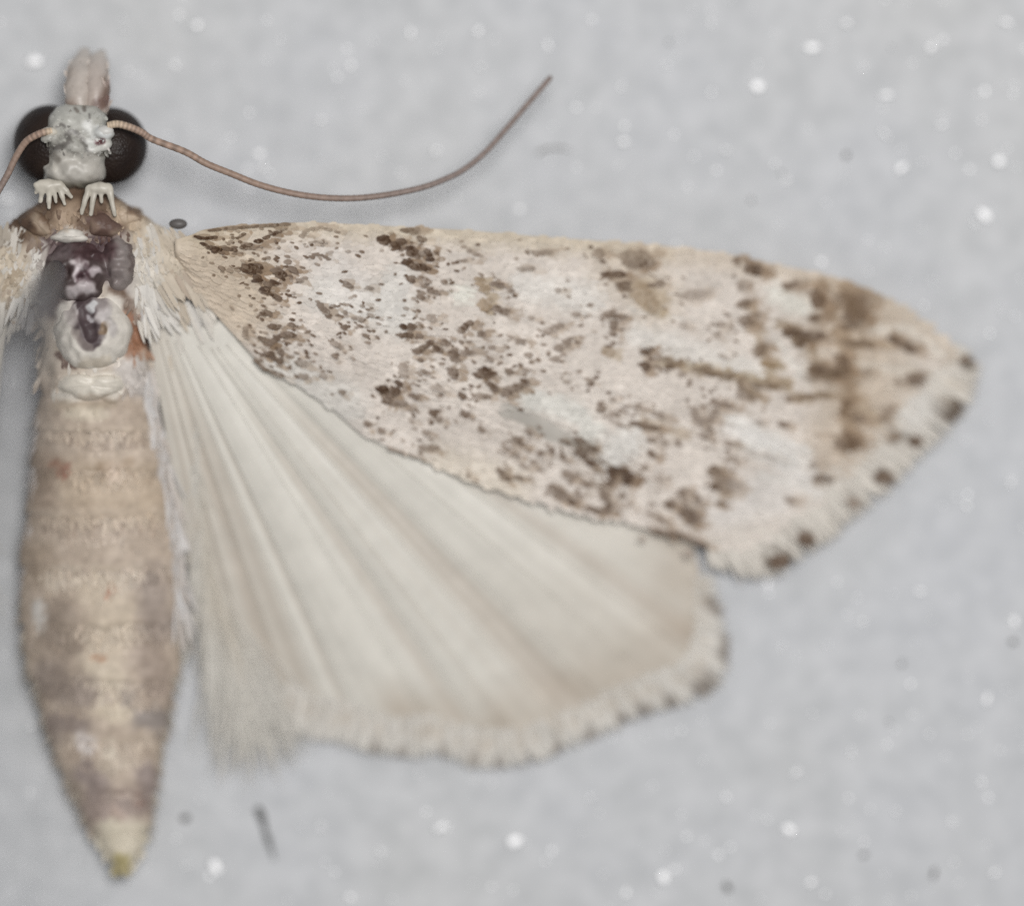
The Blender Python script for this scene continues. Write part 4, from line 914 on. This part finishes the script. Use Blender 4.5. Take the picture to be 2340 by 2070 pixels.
# palps: two furry snout lobes pointing forwards
def palp(pts, radii, c0):
    p = scurve(pts, 24); r = np.interp(np.linspace(0, 1, 24), np.linspace(0, 1, len(radii)), radii)
    t = np.linspace(0, 1, 24)[:, None]
    c = np.array(c0)[None] * (1 - t) + np.array((190, 184, 178))[None] * t
    P, F, C = tubes([p], [r], 16, [c])
    C = paint(P[:, 0], P[:, 1], C, [(14, 8, (96, 74, 66), .85, [(225, 236), (246, 232), (246, 205)]), (9, 6, (110, 92, 82), .8, [(150, 238), (165, 242)]), (9, 6, (120, 102, 90), .7, [(242, 180), (246, 215)]), (8, 6, (150, 138, 128), .6, [(158, 165), (152, 195)])])
    P[:, 2] += (vnoise(P[:, 0], P[:, 1], 12, 95) - .5) * 8; P[:, 0] += (vnoise(P[:, 0], P[:, 1], 14, 96) - .5) * 8
    o = new_obj('palp', P, F, M_HEAD, head, C)
    C2, A, L, Wd, T, K = [], [], [], [], [], []
    for k in range(90):
        i = rng.integers(1, 17); a = rng.uniform(.2, math.pi - .2)
        q = p[i] + r[i] * np.array([math.cos(a), 0, math.sin(a)]) * .97
        C2.append(q); A.append(-math.pi / 2 + rng.normal(0, .18)); L.append(rng.uniform(14, 24)); Wd.append(rng.uniform(4, 7)); T.append(rng.uniform(-14, -7)); K.append(C[min(i * 16, len(C) - 1)] * rng.normal(.97, .1))
    C2 = np.array(C2); K = paint(C2[:, 0], C2[:, 1], np.array(K), [(12, 7, (92, 68, 62), .8, [(225, 236), (246, 232), (246, 210)]), (8, 6, (110, 92, 82), .7, [(150, 238), (165, 242)])])
    Pp, Fp, Cp = petals(C2, np.array(A), np.array(L), np.array(Wd), np.array(T), K)
    s = new_obj('palp_scales', Pp, Fp, M_HAIR, head, Cp); s['kind'] = 'stuff'
    return o
palp([(180, 272, 190), (178, 225, 196), (181, 180, 178), (190, 145, 146), (196, 116, 122)], [30, 31, 32, 27, 11], (166, 155, 146))
palp([(216, 272, 190), (219, 225, 195), (217, 180, 177), (223, 147, 145), (233, 120, 122)], [30, 31, 32, 26, 10], (162, 148, 139))

# white hand-like scale tufts over the collar
def tuft(cx, cy, palm, fingers, z):
    """one flat hand-shaped tuft: a palm with blunt fingers, grown as one skin"""
    def f(x, y, zz):
        d = ell(x, y, zz, (cx, cy, z), (palm[0], palm[1], 12))
        for fx, fy, l in fingers:
            ax, ay = cx + (fx - cx) * .62, cy + 3
            ux, uy = fx - ax, fy - ay
            t = np.clip(((x - ax) * ux + (y - ay) * uy) / (ux * ux + uy * uy), 0, 1)
            r = 9.2 * l * (1 - .45 * t)
            q = np.sqrt((x - ax - t * ux) ** 2 + (y - ay - t * uy) ** 2 + (1.25 * (zz - z - 5 * t * (1 - t) * 2 + 5 * t)) ** 2) - r
            d = smin(d, q, 3.5)
        return d + (vnoise(x, y, 10, 97) - .5) * 2.5
    xs = [q[0] for q in fingers]; ys = [q[1] for q in fingers]
    V, F, _ = surface_nets(f, (min(xs) - 22, cy - palm[1] - 10, z - 26), (max(xs) + 22, max(ys) + 20, z + 26), 2.2)
    C = np.array([182, 176, 164])[None] + ((vnoise(V[:, 0], V[:, 1], 12, 98) - .5) * 22)[:, None]
    return new_obj('scale_tuft', V, F, M_HEAD, head, C)
tuft(112, 424, (34, 15), [(82, 440, .95), (92, 460, .95), (112, 474, .9), (128, 462, .75), (148, 466, .8), (163, 450, .85)], 258)
tuft(228, 430, (32, 14), [(186, 488, .85), (208, 490, .9), (232, 462, .8), (262, 492, .95)], 260)

# antennae
def antenna(pts, r0, r1, n, cfun):
    p = scurve(pts, n); i = np.arange(n)
    r = np.linspace(r0, r1, n) * (1 + .035 * np.sin(i * 2 * math.pi / 4)); r[-1] *= .3; r[-2] *= .75
    P, F, C = tubes([p], [r], 10, [cfun(np.linspace(0, 1, n), i)])
    return new_obj('antenna', P, F, M_ANT, moth, C)
def ac(t, i):
    c0, c1, c2 = np.array([186, 168, 146.]), np.array([146, 124, 110.]), np.array([128, 114, 108.])
    a = smooth(.02, .16, t)[:, None]; b = smooth(.35, .75, t)[:, None]
    c = c0 * (1 - a) + c1 * a; c = c * (1 - b) + c2 * b
    band = np.where((i % 8) < 3, .97, 1.01)[:, None] * np.where(t < .3, 1 + .12 * np.sin(i * .9), 1)[:, None]
    return c * band
an1 = antenna([(246, 288, 270), (268, 284, 272), (296, 291, 272), (324, 303, 268), (349, 319, 262), (422, 347, 250), (471, 374, 244), (530, 398, 238), (594, 423, 232), (667, 442, 226), (740, 452, 220), (814, 453, 214),
         (887, 445, 206), (960, 430, 196), (1009, 413, 188), (1058, 389, 180), (1107, 350, 172), (1156, 296, 164), (1205, 239, 156), (1261, 174, 148)], 8.6, 6.2, 420, ac)
an2 = antenna([(118, 300, 262), (100, 303, 266), (78, 312, 264), (58, 326, 258), (37, 358, 250), (19, 396, 244), (0, 430, 240), (-40, 500, 234), (-100, 590, 230), (-180, 660, 226)], 8.6, 7.2, 140, ac)
ellipsoid('scape', (240, 300, 268), (20, 13, 14), mat_plain('pale_scape', (196, 194, 190), .4), an1, 20, 12)
ellipsoid('scape', (112, 302, 258), (20, 11, 12), mat_plain('pale_scape', (196, 190, 178), .4), an2, 20, 12)

# ------------------------------------------------------------------ the other wing pair, beyond the picture's edge
def mirror(o, parent):
    c = o.copy(); col.objects.link(c); c.parent = parent
    for k in ('label', 'kind'):
        if k in o.keys(): c[k] = o[k]
    return c
def join_meshes(objs, name, parent):
    V, F, K, n = [], [], [], 0
    for o in objs:
        me = o.data; v = np.zeros(len(me.vertices) * 3); me.vertices.foreach_get('co', v); V.append(v.reshape(-1, 3))
        k = np.zeros(len(me.vertices) * 4); me.color_attributes['Col'].data.foreach_get('color', k); K.append(k.reshape(-1, 4))
        F += [tuple(n + i for i in p.vertices) for p in me.polygons]; n += len(me.vertices)
    me = bpy.data.meshes.new(name); me.from_pydata(np.concatenate(V).tolist(), [], F)
    me.color_attributes.new('Col', 'FLOAT_COLOR', 'POINT').data.foreach_set('color', np.concatenate(K).ravel())
    me.materials.append(M_SCALE); o = bpy.data.objects.new(name, me); col.objects.link(o); o.parent = parent; o['kind'] = 'stuff'
    return o
for wing in (forewing, hindwing):
    kids = list(wing.children)
    m_ = mirror(wing, moth); m_.scale = (-1, 1, 1); m_.location = (2 * (176 - CX) * S * .982, 0, 0)
    spots = [k for k in kids if k.name.split('.')[0] in ('dark_scale_patch', 'fringe_spot')]
    for k in kids:
        if k not in spots: mirror(k, m_)
    if spots: join_meshes(spots, 'dark_scales', m_)

# ------------------------------------------------------------------ the pin
A_ = world(np.array([[130, 612, 240]]))[0]; B_ = world(np.array([[-20, 985, 2300]]))[0]
dirv = (B_ - A_) / np.linalg.norm(B_ - A_)
lower = A_ - dirv * (A_[2] - 2 * S) / dirv[2]
M_STEEL = mat_plain('steel', (118, 118, 122), .4, 1.0, .08, 2000)
def rod(name, a, b, radii, ts, mat, parent):
    p = a[None] + (b - a)[None] * np.array(ts)[:, None]
    ax = (b - a) / np.linalg.norm(b - a); s = np.cross(ax, [0, 1, 0]); s /= np.linalg.norm(s); u = np.cross(ax, s)
    n = 20; t = np.linspace(0, 2 * math.pi, n + 1)[:-1]
    V = (p[:, None] + (np.array(radii) * S)[:, None, None] * (np.cos(t)[None, :, None] * s + np.sin(t)[None, :, None] * u)).reshape(-1, 3)
    F = [(i * n + j, i * n + (j + 1) % n, (i + 1) * n + (j + 1) % n, (i + 1) * n + j) for i in range(len(ts) - 1) for j in range(n)]
    F += [tuple(range(n))[::-1], tuple((len(ts) - 1) * n + j for j in range(n))]
    return new_obj(name, V, F, mat, parent, raw=True)
pin = bpy.data.objects.new('insect_pin', None); col.objects.link(pin)
pin['label'] = 'thin grey steel insect pin rising from the moth\'s thorax'
pin['category'] = 'pin'
top_ = lower + dirv * 0.030
rod('shaft', lower, top_, [3, 26, 30, 30], [0, .06, .1, 1], M_STEEL, pin)
ts = np.linspace(0, 1, 9)
rod('pin_head', top_ - dirv * 2e-5, top_ + dirv * 6.4e-4, 64 * np.sqrt(np.clip(1 - (2 * ts - 1) ** 2, .02, 1)), ts, M_STEEL, pin)

# ------------------------------------------------------------------ loose fibres on the sheet
def fibre(name, pts, r, c, label):
    p = scurve(pts, 30)
    P, F, C = tubes([p], [r * np.interp(np.linspace(0, 1, 30), [0, .05, .2, .45, .6, .8, 1], [.4, 1.1, 1.15, .55, .85, .45, .15])], 6, [np.array(c, float)])
    o = new_obj(name, P, F, M_HAIR, None, C); o['label'] = label; o['category'] = 'fibre'; return o
fibre('fibre', [(588, 1842, 10), (600, 1868, 14), (608, 1900, 10), (618, 1930, 8), (628, 1962, 8)], 7.5, (98, 98, 97), 'short dark grey fibre lying on the sheet below the hindwing hairs')
fibre('fibre', [(1228, 350, 8), (1250, 340, 10), (1280, 337, 10), (1310, 345, 8)], 2.6, (132, 130, 126), 'faint curved grey hair lying on the sheet beside the antenna tip')
